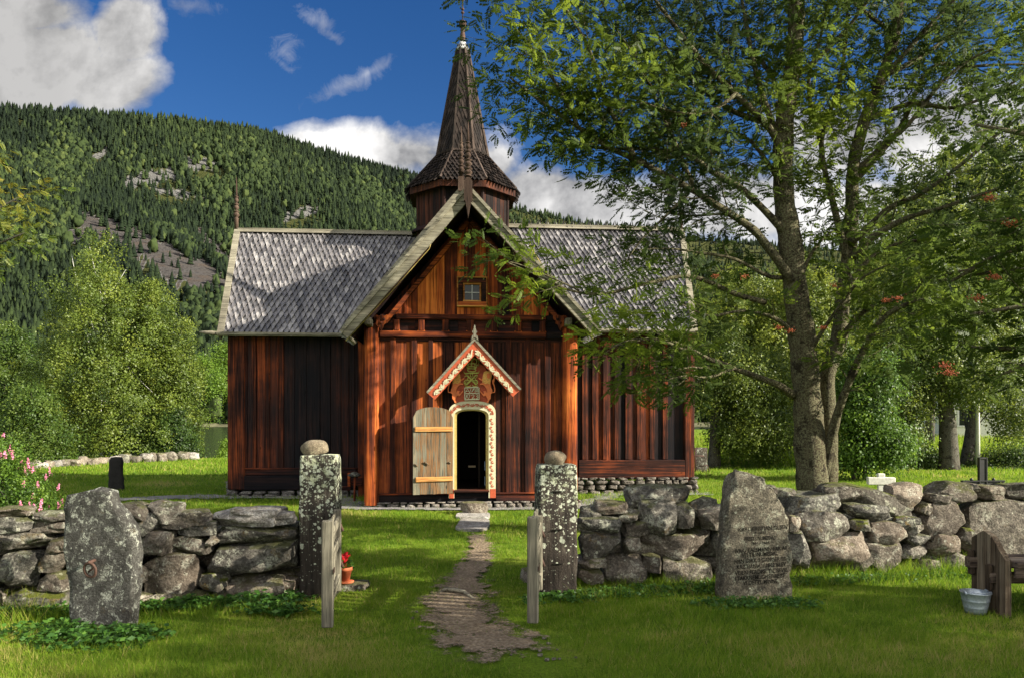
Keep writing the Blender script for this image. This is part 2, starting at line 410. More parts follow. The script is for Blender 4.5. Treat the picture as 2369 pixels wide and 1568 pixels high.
sc.cycles.use_denoising=True; sc.cycles.sample_clamp_indirect=8

# ---------------------------------------------------------------- terrain
rng=np.random.default_rng(7)
def sstep(x,a,b):
    t=np.clip((np.asarray(x,dtype=float)-a)/(b-a),0,1); return t*t*(3-2*t)
def ground_z(x,y):
    x=np.asarray(x,dtype=float); y=np.asarray(y,dtype=float)
    lf=1-sstep(x,-2,14)
    drop=lf*sstep(y,29,44)+(1-lf)*sstep(y,75,120)
    back=sstep(y,195,225)
    z=-3.2*drop*(1-back)-.6*back
    near=1-sstep(y,24,30)*lf
    z=z+.035*np.sin(x*.9+y*.35)*np.sin(y*.6-x*.3)*near*sstep(y,3,6)*0.6
    z=z+.25*(1-lf)*sstep(y,28,60)
    return z
def axis_pts(lo,hi,cuts):
    out=[lo]
    while out[-1]<hi:
        p=out[-1]; st=[s for (a,s) in cuts if p>=a][-1]; out.append(p+st)
    return np.array(out)
xs=axis_pts(-420,420,[(-420,30),(-60,6),(-20,1.5),(-10,.5),(10,1.5),(20,6),(60,30)])
ys=axis_pts(-60,430,[(-60,6),(-2,.5),(20,1),(34,2),(60,6),(120,15),(240,25)])
XX,YY=np.meshgrid(xs,ys); ZZ=ground_z(XX,YY)
nx,ny=len(xs),len(ys); idx=np.arange(nx*ny).reshape(ny,nx)
Fq=np.stack([idx[:-1,:-1],idx[:-1,1:],idx[1:,1:],idx[1:,:-1]],-1).reshape(-1,4)
t=NT('lawn',.95,.1); v=t.coord((1,1,1)); n1=t.noise(v,.55,5,.65); n2=t.noise(v,6,6,.75); n3=t.noise(v,45,4,.8)
c=t.ramp(n1,[(.3,(.08,.14,.010)),(.5,(.14,.22,.014)),(.68,(.22,.26,.03))])
c=t.mix(.8,c,t.ramp(n3,[(.3,.35),(.5,.9),(.7,1.3)]),'MULTIPLY'); c=t.mix(t.ramp(n2,[(.56,0.0),(.72,.55)]),c,(.16,.14,.05))
t.col(c); t.bump(t.math('ADD',n3,n2),.8,.04); M['lawn']=t.mat
g=link('lawn',np_mesh('lawn',np.stack([XX,YY,ZZ],-1).reshape(-1,3),Fq,smooth=True),M['lawn']); tag(g,kind='structure')
# lake
t=NT('lake water',.22,.35); t.col((.022,.028,.012)); t.b.inputs['IOR'].default_value=1.33
t.bump(t.noise(t.coord((1,.35,1)),1.6,4,.6),.25,.03); M['water']=t.mat
mb=MB(); mb.add([(-400,31,-1.5),(60,31,-1.5),(140,230,-1.5),(-400,230,-1.5)],[(0,1,2,3)])
tag(mb.build('lake',M['water']),kind='structure')
mb=MB(); n=60
for k in range(n):
    x0=-260+k*6.5; a=4*math.sin(k*.7)+2*math.sin(k*1.9)
    mb.add([(x0,203+a,-1.75),(x0+6.5,203+4*math.sin((k+1)*.7)+2*math.sin((k+1)*1.9),-1.75),(x0+6.5,214,-.2),(x0,214,-.2)],[(0,1,2,3)])
M['shore']=plain('stony lake shore',(.13,.125,.07),.9,.1,lo=.4,scale=.7); tag(mb.build('shore',M['shore']),kind='structure')
# mountain
RU=np.array([-1700,-600,0,200,400,600,700,800,960,1190,1400,1600,1900,2369,4000],float)
RY=np.array([190,225,253,262,277,304,335,366,408,482,524,552,575,600,470],float)+2
RD=np.interp(RU,[0,1000,2400],[620,760,980])
NB=[(rng.uniform(.004,.03),rng.uniform(.004,.03),rng.uniform(0,6.3),rng.uniform(-1,1)) for _ in range(9)]
def mount(u,t):
    u=np.asarray(u,float); t=np.asarray(t,float)
    yr=np.interp(u,RU,RY); Dr=np.interp(u,RU,RD)
    D=212+(Dr-212)*t**1.25
    y=(984+(yr-984)*t**.92)
    x=(u-CX)/FPX*D; z=HC-(y-YH)/FPX*D
    bmp=sum(a4*np.sin(x*a1+D*a2+a3) for a1,a2,a3,a4 in NB)*np.minimum(t*(1.0-t)*4,1)*5.0*(D/600)
    return x,D,z+bmp
def patch(u,t,cx,cy,rx,ry,rot):
    yr=np.interp(u,RU,RY); y=984+(yr-984)*t**.92
    a=R(rot); dx=u-cx; dy=y-cy
    p=(dx*math.cos(a)+dy*math.sin(a))/rx; q=(-dx*math.sin(a)+dy*math.cos(a))/ry
    return 1-np.sqrt(p*p+q*q)
PATCH=[(345,398,62,17,-12,0),(470,372,45,14,10,0),(410,425,55,8,5,0),(235,350,20,8,-30,0),
       (255,566,95,32,28,1),(350,615,95,40,35,1),(440,668,130,46,18,1),(500,552,65,26,48,1),(180,580,40,14,-25,1),(700,488,50,8,0,0)]
def rockness(u,t,dy=0):
    a=np.full(np.shape(u),-9.0); s=np.full(np.shape(u),-9.0)
    wob=.22*np.sin(u*.11+t*40)+.18*np.sin(u*.31-t*90)
    for cx,cy,rx,ry,rot,k in PATCH:
        q=patch(u,t,cx,cy+dy,rx,ry,rot)+wob
        if k: s=np.maximum(s,q)
        else: a=np.maximum(a,q)
    return a,s
us=np.concatenate([np.arange(-1700,-80,60),np.arange(-80,2450,5),np.arange(2450,4001,60)]); ts=np.linspace(0,1,130)
ts2=np.concatenate([ts,[1.05,1.3]])
U,T=np.meshgrid(us,ts); mxx,myy,mzz=mount(U,T)
# back slope of the mountain
bx,by,bz=mount(us,np.ones(len(us)))
rows=[(bx*1.1,by*1.1,bz-8),(bx*1.6,by*1.6,bz*.3-20)]
mxx=np.vstack([mxx]+[r[0][None] for r in rows]); myy=np.vstack([myy]+[r[1][None] for r in rows]); mzz=np.vstack([mzz]+[r[2][None] for r in rows])
mzz[0]=-4
ra,rs=rockness(U,T); ra=np.vstack([ra,ra[-2:]*0-1]); rs=np.vstack([rs,rs[-2:]*0-1])
tt=np.clip(ra*4,0,1)*.5; tt=np.where(rs>0,.5+.5*np.clip(rs*4+.2,0,1),tt)
nx=len(us); ny=len(mxx); idx=np.arange(nx*ny).reshape(ny,nx)
Fq=np.stack([idx[:-1,:-1],idx[:-1,1:],idx[1:,1:],idx[1:,:-1]],-1).reshape(-1,4)
t=NT('mountain ground',.95,.1); a=t.attr(); v=t.coord((1,1,1)); n=t.noise(v,.12,6,.7); nf=t.noise(v,.9,5,.8)
c=t.ramp(n,[(.3,(.030,.040,.010)),(.6,(.07,.075,.022))])
rock=t.mix(.9,(.19,.185,.17),t.ramp(t.noise(v,.35,6,.75),[(.35,.25),(.55,1.0)]),'MULTIPLY')
scree=t.mix(.9,(.075,.068,.062),t.ramp(t.voro(v,.55).outputs['Distance'],[(.05,.35),(.5,1.3)]),'MULTIPLY')
scree=t.mix(t.ramp(n,[(.5,0.0),(.65,.6)]),scree,(.11,.075,.05))
c=t.mix(t.ramp(a,[(.05,0.0),(.3,1.0)]),c,rock); c=t.mix(t.ramp(a,[(.52,0.0),(.62,1.0)]),c,scree)
t.col(c); t.bump(t.math('ADD',nf,t.noise(v,.3,5,.8)),1.0,2.0); M['mount']=t.mat
tag(link('mountain',np_mesh('mountain',np.stack([mxx,myy,mzz],-1).reshape(-1,3),Fq,tint=tt.ravel(),smooth=True),M['mount']),kind='structure')

# forest on the mountain: one mass
def conifer(r, h=1.0, tiers=5, n=6):
    V=[];Fc=[]
    for k in range(tiers):
        z0=.10+.80*k/tiers; z1=min(1.0,z0+.42); rad=.27*(1-k/tiers)**.8+.03
        b=len(V); V.append((r.normal()*.01,r.normal()*.01,z1))
        ph=r.uniform(0,6)
        for j in range(n):
            a=ph+6.283*j/n; rr=rad*r.uniform(.65,1.15); V.append((rr*math.cos(a),rr*math.sin(a),z0+r.uniform(-.04,.03)))
        for j in range(n): Fc.append((b,b+1+j,b+1+(j+1)%n))
    return np.array(V),np.array(Fc)
def broadleaf(r):
    import bmesh
    bm=bmesh.new(); bmesh.ops.create_icosphere(bm,subdivisions=3,radius=.5)
    V=[];s=r.uniform(0,50)
    for v in bm.verts:
        c=v.co; q=1+.55*mnoise.noise(c*3.2+Vector((s,0,0)))+.4*mnoise.noise(c*8+Vector((0,s,0)))
        V.append((c.x*.72*q,c.y*.72*q,.56+c.z*.92*q))
    Fc=[[v.index for v in f.verts] for f in bm.faces]; bm.free()
    return np.array(V),np.array(Fc)
def scatter_mass(tpls, pos, hh, wd, rot, tn, pick):
    Vs=[];Fs=[];Ts=[];off=0
    for k,(tv,tf) in enumerate(tpls):
        m=np.where(pick==k)[0]
        if not len(m): continue
        c,s=np.cos(rot[m])[:,None],np.sin(rot[m])[:,None]
        x=tv[None,:,0]*wd[m][:,None]; y=tv[None,:,1]*wd[m][:,None]
        V=np.stack([x*c-y*s+pos[m,0][:,None], x*s+y*c+pos[m,1][:,None], tv[None,:,2]*hh[m][:,None]+pos[m,2][:,None]],-1)
        n=len(tv); Fi=tf[None]+(np.arange(len(m))*n)[:,None,None]+off
        Vs.append(V.reshape(-1,3)); Fs.append(Fi.reshape(-1,3)); Ts.append(np.repeat(tn[m],n)); off+=n*len(m)
    return np.concatenate(Vs),np.concatenate(Fs),np.concatenate(Ts)
tp=[conifer(rng) for _ in range(6)]+[broadleaf(rng) for _ in range(5)]
def sample(n,u0,u1,t0=0,t1=1):
    u=rng.uniform(u0,u1,n*3); t=rng.uniform(t0,t1,n*3)
    x,y,z=mount(u,t); keep=rng.uniform(0,1,n*3)<(y/900)**.5; u,t=u[keep][:n],t[keep][:n]
    a,s=rockness(u,t); ky=330/(y[keep][:n]);
    for q in (8,16,26,36): a2,s2=rockness(u,t,q*ky); a=np.maximum(a,a2); s=np.maximum(s,s2)
    k=((a<.05)|(rng.uniform(0,1,len(u))<.10))&((s<.03)|(rng.uniform(0,1,len(u))<.03)); return u[k],t[k]
ua,ta=sample(42000,-120,1000); ub,tb=sample(9000,1000,2450,.0,1); uc,tcn=sample(2200,-1500,-120); ud,td=sample(1500,2450,3800)
ue,te=sample(1500,-120,620,0,.16)
ur=rng.uniform(-120,2450,1500); tr_=np.full(1500,1.0)-rng.uniform(0,.012,1500)
u=np.concatenate([ua,ub,uc,ud,ue,ur]); t_=np.concatenate([ta,tb,tcn,td,te,tr_])
x,y,z=mount(u,t_); n=len(u)
clump=np.sin(x*.045+y*.02)+np.sin(x*.021-y*.033+1.3)+.9*np.sin(x*.11+y*.07)+rng.normal(0,1.3,n)
dec=(clump>1.75-1.6*np.exp(-t_*9))&(t_<.97)
tn=np.where(dec,rng.normal(.60,.14,n),rng.normal(.30,.15,n)+.12*np.sin(x*.013+y*.017))+.06*np.sin(x*.02+1)
pick=np.where(dec,6+rng.integers(0,5,n),rng.integers(0,6,n))
hh=np.where(dec,rng.uniform(3.5,8.5,n),rng.uniform(4,11.5,n)*rng.uniform(.65,1.05,n))*np.interp(t_,[0,1],[1.0,.9]); wd=np.where(dec,hh*.85,hh*.66+.6)
V,Fc,Tt=scatter_mass(tp,np.stack([x,y,z-.4],-1),hh,wd,rng.uniform(0,6.28,n),np.clip(tn,0,1),pick)
Tt=np.clip(Tt+rng.normal(0,.05,len(Tt)),0,1)
t=NT('forest foliage',.85,.1); t.col(t.ramp(t.attr(),[(0,(.006,.011,.006)),(.35,(.014,.023,.009)),(.65,(.028,.043,.013)),(1,(.06,.078,.022))])); M['forest']=t.mat
tag(link('forest',np_mesh('forest',V,Fc,tint=Tt),M['forest']),'dense dark spruce and birch forest covering the mountainside','forest',kind='stuff')
random.seed(11)
# ---------------------------------------------------------------- rocks
def rock_vf(sx,sy,sz,seed,n=9,boxy=.55,amp=.10,chops=9,rot=0.0,rough=.03):
    r=random.Random(seed); vs=[];fs=[];key={}
    def vid(p):
        k=(round(p[0],4),round(p[1],4),round(p[2],4))
        if k not in key: key[k]=len(vs); vs.append(Vector(p))
        return key[k]
    for ax in range(3):
        for s in (-1,1):
            for i in range(n):
                for j in range(n):
                    q=[]
                    for (a,b) in ((i,j),(i+1,j),(i+1,j+1),(i,j+1)):
                        c=[0,0,0]; c[ax]=s; c[(ax+1)%3]=2*a/n-1; c[(ax+2)%3]=2*b/n-1; q.append(vid(c))
                    fs.append(q if s>0 else q[::-1])
    so=Vector((seed*1.7%97,seed*3.1%83,seed*.7%71))
    pl=[]
    for _ in range(chops):
        nrm=Vector((r.gauss(0,1),r.gauss(0,1),r.gauss(0,1))).normalized(); pl.append((nrm,r.uniform(.62,.88)))
    out=[]
    for v in vs:
        sp=v.normalized(); c=sp.lerp(v,boxy)*(1/(1+.35*boxy)) 
        for nrm,d in pl:
            k=c.dot(nrm)
            if k>d: c=c-nrm*(k-d)*.97
        c=c*(1+amp*mnoise.noise(c*1.3+so)*2+rough*2*mnoise.noise(c*4+so))
        out.append(Vector((c.x*sx/2*1.12,c.y*sy/2*1.12,c.z*sz/2*1.12)))
    if rot:
        m=Matrix.Rotation(rot,3,'Y'); out=[m@v for v in out]
    return out,fs
def shingles(mb, A,B,C,D, cell, row, lift=.055, seed=1, w=.88):
    """A,B bottom edge, C,D top edge (D over A). overlapping pointed shingles"""
    A,B,C,D=map(Vector,(A,B,C,D)); r=random.Random(seed)
    uax=(B-A).normalized(); N=uax.cross(((C+D)/2-(A+B)/2)).normalized(); vax=N.cross(uax).normalized()
    Lh=((C+D)/2-(A+B)/2).dot(vax); O=(A+B)/2
    nr=int(Lh/row)+1
    for k in range(-1,nr):
        v0=k*row; q=min(max((v0+row*.6)/Lh,0),1)
        l=(A.lerp(D,q)-O).dot(uax); rr=(B.lerp(C,q)-O).dot(uax)
        n0=int(math.floor(l/cell))-1; n1=int(math.ceil(rr/cell))+1
        for i in range(n0,n1+1):
            uc=(i+.5*(k%2))*cell
            if uc-cell*.3<l or uc+cell*.3>rr: continue
            if k<0 and False: continue
            hw=cell*.5*w; tl=r.uniform(-.007,.007); du=r.uniform(-.006,.006); li=lift*r.uniform(.8,1.25)
            top=min(v0+row*2.05,Lh+.01)
            def p(u,v,h): return O+uax*(uc+u+du+tl*(v-v0)/row)+vax*v+N*h
            vt=v0+r.uniform(-.013,.013); sh=max(v0+row*.98,vt)
            vs=[p(-hw,top,.003),p(hw,top,.003),p(hw,sh,li*.75),p(0,vt,li),p(-hw,sh,li*.75),p(hw,sh,li*.75-.02),p(0,vt,li-.022),p(-hw,sh,li*.75-.02)]
            mb.tv=r.random()
            mb.add(vs,[(4,3,2,1,0),(4,7,6,3),(3,6,5,2)])
t=NT('wooden shingle',.38,.9); a=t.attr(); v=t.coord((1,1,1)); n=t.noise(v,5,4,.7); f=t.noise(v,70,3,.7)
c=t.ramp(a,[(0,(.085,.08,.08)),(.2,(.14,.13,.13)),(.7,(.20,.187,.183)),(1,(.32,.30,.285))]); c=t.mix(.8,c,t.ramp(n,[(.3,.45),(.6,1.1)]),'MULTIPLY'); c=t.mix(.5,c,t.ramp(f,[(.35,.5),(.6,1.1)]),'MULTIPLY')
t.col(c); t.bump(f,.3,.004); M['shingle']=t.mat
t=NT('tarred shingle',.85,.15); a=t.attr(); v=t.coord((1,1,1)); n=t.noise(v,6,4,.7)
c=t.ramp(a,[(0,(.010,.008,.007)),(.6,(.022,.016,.013)),(1,(.045,.033,.027))]); c=t.mix(.7,c,t.ramp(n,[(.3,.5),(.6,1.1)]),'MULTIPLY'); t.col(c); M['shingle_dk']=t.mat
M['dark']=plain('interior shade black',(.012,.009,.007),.8,.1)
M['cream']=plain('cream paint',(.60,.55,.36),.6,.3,lo=.8,scale=30)
M['red']=plain('faded red paint',(.46,.09,.035),.6,.3,lo=.7,scale=15)
M['ochre']=plain('ochre paint',(.42,.32,.10),.6,.3,lo=.7)
M['gold']=plain('green gold paint',(.50,.47,.08),.5,.4,lo=.6)
M['lion']=plain('orange lion paint',(.80,.20,.055),.5,.35,lo=.75,scale=9)
M['mane']=plain('yellow mane paint',(.85,.45,.10),.5,.35,lo=.6,scale=40)
M['iron']=plain('rusty iron',(.07,.035,.022),.8,.4,lo=.4,scale=60,bump=.5)
M['lead']=plain('grey lead sheet',(.42,.42,.40),.4,.5,lo=.5)
M['slate']=rockmat('foundation stone',(.30,.28,.24),(.11,.10,.09),(.42,.41,.37),.35,0,1.6,False)

church=empty('stave_church',CO,TH); tag(church,'tall dark wooden stave church with shingled spire, orange gable and open carved door','church')
def cp(mb,name,mat,parent=church): return mb.build(name,mat,parent)
HW=1.97       # half width of the front block
xl,xr=FX(843),FX(1335)
# --- floor, walls with door opening
dxl,dxr=FX(1051),FX(1130); zs=FZ(1131); zarc=FZ(966); ztop=FZ(945)
zr1a,zr1b=FZ(783),FZ(768); zr2a,zr2b=FZ(741),FZ(729); zsill=FZ(1140)
mb=MB()    # backing planks of the front wall
mb.box(xl+.02,dxl-.06,.03,.11,.08,3.45); mb.box(dxr+.06,xr-.02,.03,.11,.08,3.45); mb.box(dxl-.06,dxr+.06,.03,.11,ztop+.08,3.45)
g0=F(1086,500,.0); gl=F(838,775,0); gr=F(1340,775,0)
mb.prism([(gl[0],gl[1]-.15),(gr[0],gr[1]-.15),(gr[0],gr[1]),(g0[0],5.45),(gl[0],gl[1])],.12,.20)
cp(mb,'wall_backing',M['dk_z'])
mb=MB()
def planks(mb,edges,z0f,z1f,y0=-.012,y1=.03,gap=.012,slant=.0,jy=.016):
    for a,b in zip(edges[:-1],edges[1:]):
        j=random.uniform(0,jy); s0=random.uniform(-slant,slant)
        x0,x1=a+gap/2,b-gap/2; z0a,z0b=z0f(x0),z0f(x1); z1a,z1b=z1f(x0+s0),z1f(x1+s0)
        mb.tv=random.random(); mb.prism([(x0,z0a),(x1,z0b),(x1+s0,z1b),(x0+s0,z1a)],y0-j,y1)
e=[FX(p) for p in (877,911,958,996,1024,1050)]; planks(mb,e,lambda x:zsill,lambda x:zr1a)
def arch(x):
    q=(x-(dxl+dxr)/2)/((dxr-dxl)/2); return (zarc+(ztop-zarc)*math.sqrt(max(0,1-q*q))) if abs(q)<1 else zarc
e=[FX(p) for p in (1050.5,1068,1100,1130.5)]; planks(mb,e,lambda x:max(arch(x),ztop)+.04,lambda x:zr1a)
e=[FX(p) for p in (1131,1160,1176,1220,1267,1300)]; planks(mb,e,lambda x:zsill if x>FX(1131) else zsill,lambda x:zr1a)
cp(mb,'front_wall',M['tar_z'])
mb=MB()
for a,b in ((903,916),(952,965),(991,1002),(1170,1182),(1214,1227),(1260,1273)):
    mb.bbox(FX(a),FX(b),-.055,-.016,zsill,zr1a-.01*random.random(),.008)
cp(mb,'wall_batten',M['bat_z'])
mb=MB(); mb.bbox(xl+.26,FX(1046),-.05,.03,.10,zsill-.02,.01); mb.bbox(FX(1147),xr-.26,-.05,.03,.10,zsill-.02,.01); mb.bbox(FX(1046),FX(1147),-.02,.06,.08,zs-.03,.01)
cp(mb,'sill_beam',M['dk_x'])
mb=MB(); mb.bbox(xl+.26,FX(1046),-.07,.02,zsill-.017,zsill+.015,.006); mb.bbox(FX(1147),xr-.26,-.07,.02,zsill-.017,zsill+.015,.006)
cp(mb,'sill_moulding',M['hot_x'])
for a,b in ((843,877),(1300,1335)):
    mb=MB(); x0,x1=FX(a),FX(b); z1=FZ(752)
    ph=[(math.cos(g),math.sin(g)) for g in [math.pi*2*k/20 for k in range(20)]]
    poly=[((x0+x1)/2+(x1-x0)/2*math.copysign(abs(c)**.6,c), -.01+.13*math.copysign(abs(s)**.6,s)) for c,s in ph]
    vs=[];ks=10
    for k in range(ks+1):
        zz=.06+(z1-.06)*k/ks
        for (x,y) in poly: vs.append((x+.004*math.sin(k*1.7),y,zz))
    n=len(poly); fs=[(i*n+j,i*n+(j+1)%n,(i+1)*n+(j+1)%n,(i+1)*n+j) for i in range(ks) for j in range(n)]+[tuple(range(ks*n,ks*n+n))]
    mb.add(vs,fs,True); cp(mb,'corner_post',M['hot_z'])
# rails and muntins above the boards
mb=MB(); mb.bbox(FX(879),FX(1262),-.10,.01,zr1a,zr1b,.012); mb.bbox(FX(917),FX(1262),-.10,.01,zr2a,zr2b,.012)
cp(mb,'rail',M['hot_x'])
mb=MB(); mb.bbox(FX(1263),FX(1300),-.09,.01,zr1a-.005,zr1b+.005,.012); mb.bbox(FX(879),FX(1300),-.035,.02,zr1a-.07,zr1a-.004,.01)
mb.bbox(FX(880),FX(916),-.06,.01,zr2a+.02,zr2b-.01,.01); mb.bbox(FX(1263),FX(1300),-.06,.01,zr2a,zr2b,.01)
cp(mb,'dark_rail',M['dk_x'])
mb=MB()
for a,b in ((912,925),(968,982),(1024,1038),(1080,1095),(1135,1150),(1191,1205),(1248,1261)):
    x0,x1=FX(a),FX(b); mb.bbox(x0,x1,-.085,.0,zr1b+.003,zr2a-.003,.012)
    w_=x1-x0; 
    for zz,s in ((zr1b,1),(zr2a,-1)):
        mb.prism([(x0-.02,zz+.001*s),(x1+.02,zz+.001*s),(x1,zz+.03*s),(x0,zz+.03*s)][::s],-.075,-.01)
cp(mb,'muntin',M['hot_z'])
mb=MB(); planks(mb,[FX(880),FX(960),FX(1060),FX(1150),FX(1230),FX(1300)],lambda x:zr1b-.02,lambda x:zr2a+.02,-.005,.02)
cp(mb,'frieze_panel',M['dk_x'])
# gable planks
A0=F(1086,519,-.02); AL=F(911,731,-.02); AR=F(1283,738,-.02)
def gtop(x):
    if x<A0[0]: return AL[1]+(x-AL[0])*(A0[1]-AL[1])/(A0[0]-AL[0])
    return AR[1]+(x-AR[0])*(A0[1]-AR[1])/(A0[0]-AR[0])
ed=[FX((800+z/3.136)/1.0553) for z in (520,590,690,785,895,990,1045,1130,1215,1300,1405,1500,1600,1690)]
wl_,wr_,wb_,wt_=FX(1061),FX(1123),FZ(708),FZ(647)
mb=MB(); ap=A0[0]
for a,b in zip(ed[:-1],ed[1:]):
    xs2=[a+.004]+([ap] if a<ap<b else [])+[b-.004]; j=random.uniform(0,.022)
    wav=random.uniform(-.03,.03)
    def seg(z0,top=None):
        pts=[(x,z0) for x in (xs2[0],xs2[-1])]+[(x,(gtop(x) if top is None else top)) for x in reversed(xs2)]
        mb.prism(pts,-.03-j,.118)
    if b<wl_+.05 or a>wr_-.05: seg(zr2b)
    else: seg(wt_-.02); seg(zr2b,wb_+.02)
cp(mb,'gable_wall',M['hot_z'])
# rafters of the gable (trim along the planks) and dark verge boards up to the soffit
mb=MB()
def bar(mb,p,q,wd,y0,y1,side=1):
    dx,dz=q[0]-p[0],q[1]-p[1]; l=math.hypot(dx,dz); nx_,nz_=-dz/l*wd*side,dx/l*wd*side
    mb.prism([p,q,(q[0]+nx_,q[1]+nz_),(p[0]+nx_,p[1]+nz_)] if side>0 else [p,(p[0]+nx_,p[1]+nz_),(q[0]+nx_,q[1]+nz_),q],y0,y1)
bar(mb,(AL[0]-.12,AL[1]-.14),A0,.075,-.10,.11); bar(mb,A0,(AR[0]+.14,AR[1]-.15),.075,-.098,.11)
cp(mb,'gable_rafter',M['tar_x'])
mb=MB(); mb.prism([(A0[0],A0[1]+.05),(A0[0]-.05,A0[1]+.3),(A0[0]-.03,A0[1]+.36),(A0[0]+.03,A0[1]+.36),(A0[0]+.05,A0[1]+.3)],-.12,-.02)
for a in range(3): mb.lathe([(.0,-.02),(.035,-.015),(.035,.015),(0,.02)],n=10,M=Matrix.Translation((A0[0]+(a-1)*.06,-.13,A0[1]+.25+(a%2)*.06))@Matrix.Rotation(R(90),4,'X'))
cp(mb,'carved_boss',M['dk_z'])
# porch roof: two slopes; front verge at y=-.7
YB=-.70
ba=F(1083,441,YB); bl=F(797,765,YB); br_=F(1381,763,YB)
TK=.10
def slope(mb,p,q,y0,y1,th):
    """slab under line p(eave)->q(ridge) in xz, thickness downwards"""
    dx,dz=q[0]-p[0],q[1]-p[1]; l=math.hypot(dx,dz); n_=(dz/l*th,-dx/l*th) if dx>0 else (-dz/l*th,dx/l*th)
    pts=[p,q,(q[0]+n_[0]*0,q[1]-th*l/abs(dx)),(p[0]+n_[0],p[1]+n_[1])]
    mb.prism(pts if dx>0 else pts[::-1],y0,y1)
mb=MB(); slope(mb,(bl[0]+.02,bl[1]+.0),(ba[0],ba[1]-.02),YB+.05,1.3,.07); slope(mb,(br_[0]-.02,br_[1]),(ba[0],ba[1]-.02),YB+.05,1.3,.07)
cp(mb,'porch_roof',M['dk_y'])
mb=MB()
shingles(mb,(bl[0],1.3,bl[1]),(bl[0],YB+.05,bl[1]),(ba[0],YB+.05,ba[1]),(ba[0],1.3,ba[1]),.1,.125,seed=3)
shingles(mb,(br_[0],YB+.05,br_[1]),(br_[0],1.3,br_[1]),(ba[0],1.3,ba[1]),(ba[0],YB+.05,ba[1]),.1,.125,seed=4)
cp(mb,'porch_shingles',M['shingle'])
for side,(e_,nm) in enumerate(((bl,0),(br_,1))):
    mb=MB(); p,q=(e_[0],e_[1]),(ba[0],ba[1])
    dx,dz=q[0]-p[0],q[1]-p[1]; l=math.hypot(dx,dz); ux,uz=dx/l,dz/l; nx_,nz_=(uz,-ux) if dx>0 else (-uz,ux)
    wd=.125; e2=(p[0]-ux*.06,p[1]-uz*.06)
    pts=[e2,(q[0],q[1]+.02),(q[0],q[1]-wd*l/abs(dx)),(e2[0]+nx_*wd,e2[1]+nz_*wd)]
    mb.prism(pts if dx>0 else pts[::-1],YB-.03,YB+.05)
    cp(mb,'barge_board',M['grey_x'])
    mb=MB(); off=.055   # moulding cap on top of the barge board
    pts=[(e2[0]-nx_*off,e2[1]-nz_*off),(q[0],q[1]+off*l/abs(dx)+.02),(q[0],q[1]+.022),e2]
    mb.prism(pts if dx>0 else pts[::-1],YB-.06,YB+.16); cp(mb,'verge_cap',M['grey_x'])
    mb=MB(); s_=-1 if side==0 else 1   # iron strap and rod hanging under the verge
    a_=F(997,572,YB+.2) if side==0 else F(1225,572,YB+.2); b_=F(800,788,YB+.2) if side==0 else F(1372,785,YB+.2)
    mb.tube([(a_[0],YB+.2,a_[1]+.07),(a_[0]+s_*.03,YB+.2,a_[1]-.03),((a_[0]+b_[0])/2,YB+.2,(a_[1]+b_[1])/2-.02),(b_[0],YB+.2,b_[1])],.009,6)
    cp(mb,'gutter_iron',M['ochre'])
def finial(mb,x,y,z0,z1,r,kn=4,base=.3,n=10,tip=.3):
    h=z1-z0; pr=[(r*.85,z0),(r*.85,z0+h*.18)]
    za=z0+h*base; zb=z1-h*tip
    pr.append((r*.95,za-.01))
    for k in range(kn):
        c0=za+(zb-za)*k/kn; c1=za+(zb-za)*(k+1)/kn; d=c1-c0; s=1-.14*k
        pr+=[(r*.55*s,c0),(r*.75*s,c0+d*.12),(r*1.25*s,c0+d*.3),(r*1.15*s,c0+d*.5),(r*.7*s,c0+d*.68),(r*.7*s,c0+d*.72),(r*1.2*s,c0+d*.78),(r*1.2*s,c0+d*.86),(r*.5*s,c0+d*.95)]
    pr+=[(r*.42,zb),(r*.3,zb+(z1-zb)*.5),(.004,z1)]
    mb.lathe(pr,(x,y),n)
fb=F(1083,300,YB-.02); mb=MB(); zt=F(1083,283,YB)[1]; zb_=F(1083,432,YB)[1]; x_=F(1083,400,YB)[0]
finial(mb,x_,YB-.01,zb_,zt,.062,4,.16); 
zz=F(1083,505,YB)[1]; z2=F(1083,470,YB)[1]; mb.prism([(x_-.075,z2+.35),(x_-.075,z2+.02),(x_-.05,z2),(x_,zz),(x_+.05,z2),(x_+.075,z2+.02),(x_+.075,z2+.35),(x_+.03,z2+.42),(x_-.03,z2+.42)],YB-.11,YB+.07)
cp(mb,'porch_finial',M['brown_z'])
# ridge pole of porch
mb=MB(); mb.box(ba[0]-.05,ba[0]+.05,YB-.04,1.3,ba[1]-.0,ba[1]+.07); cp(mb,'ridge_board',M['grey_y'])
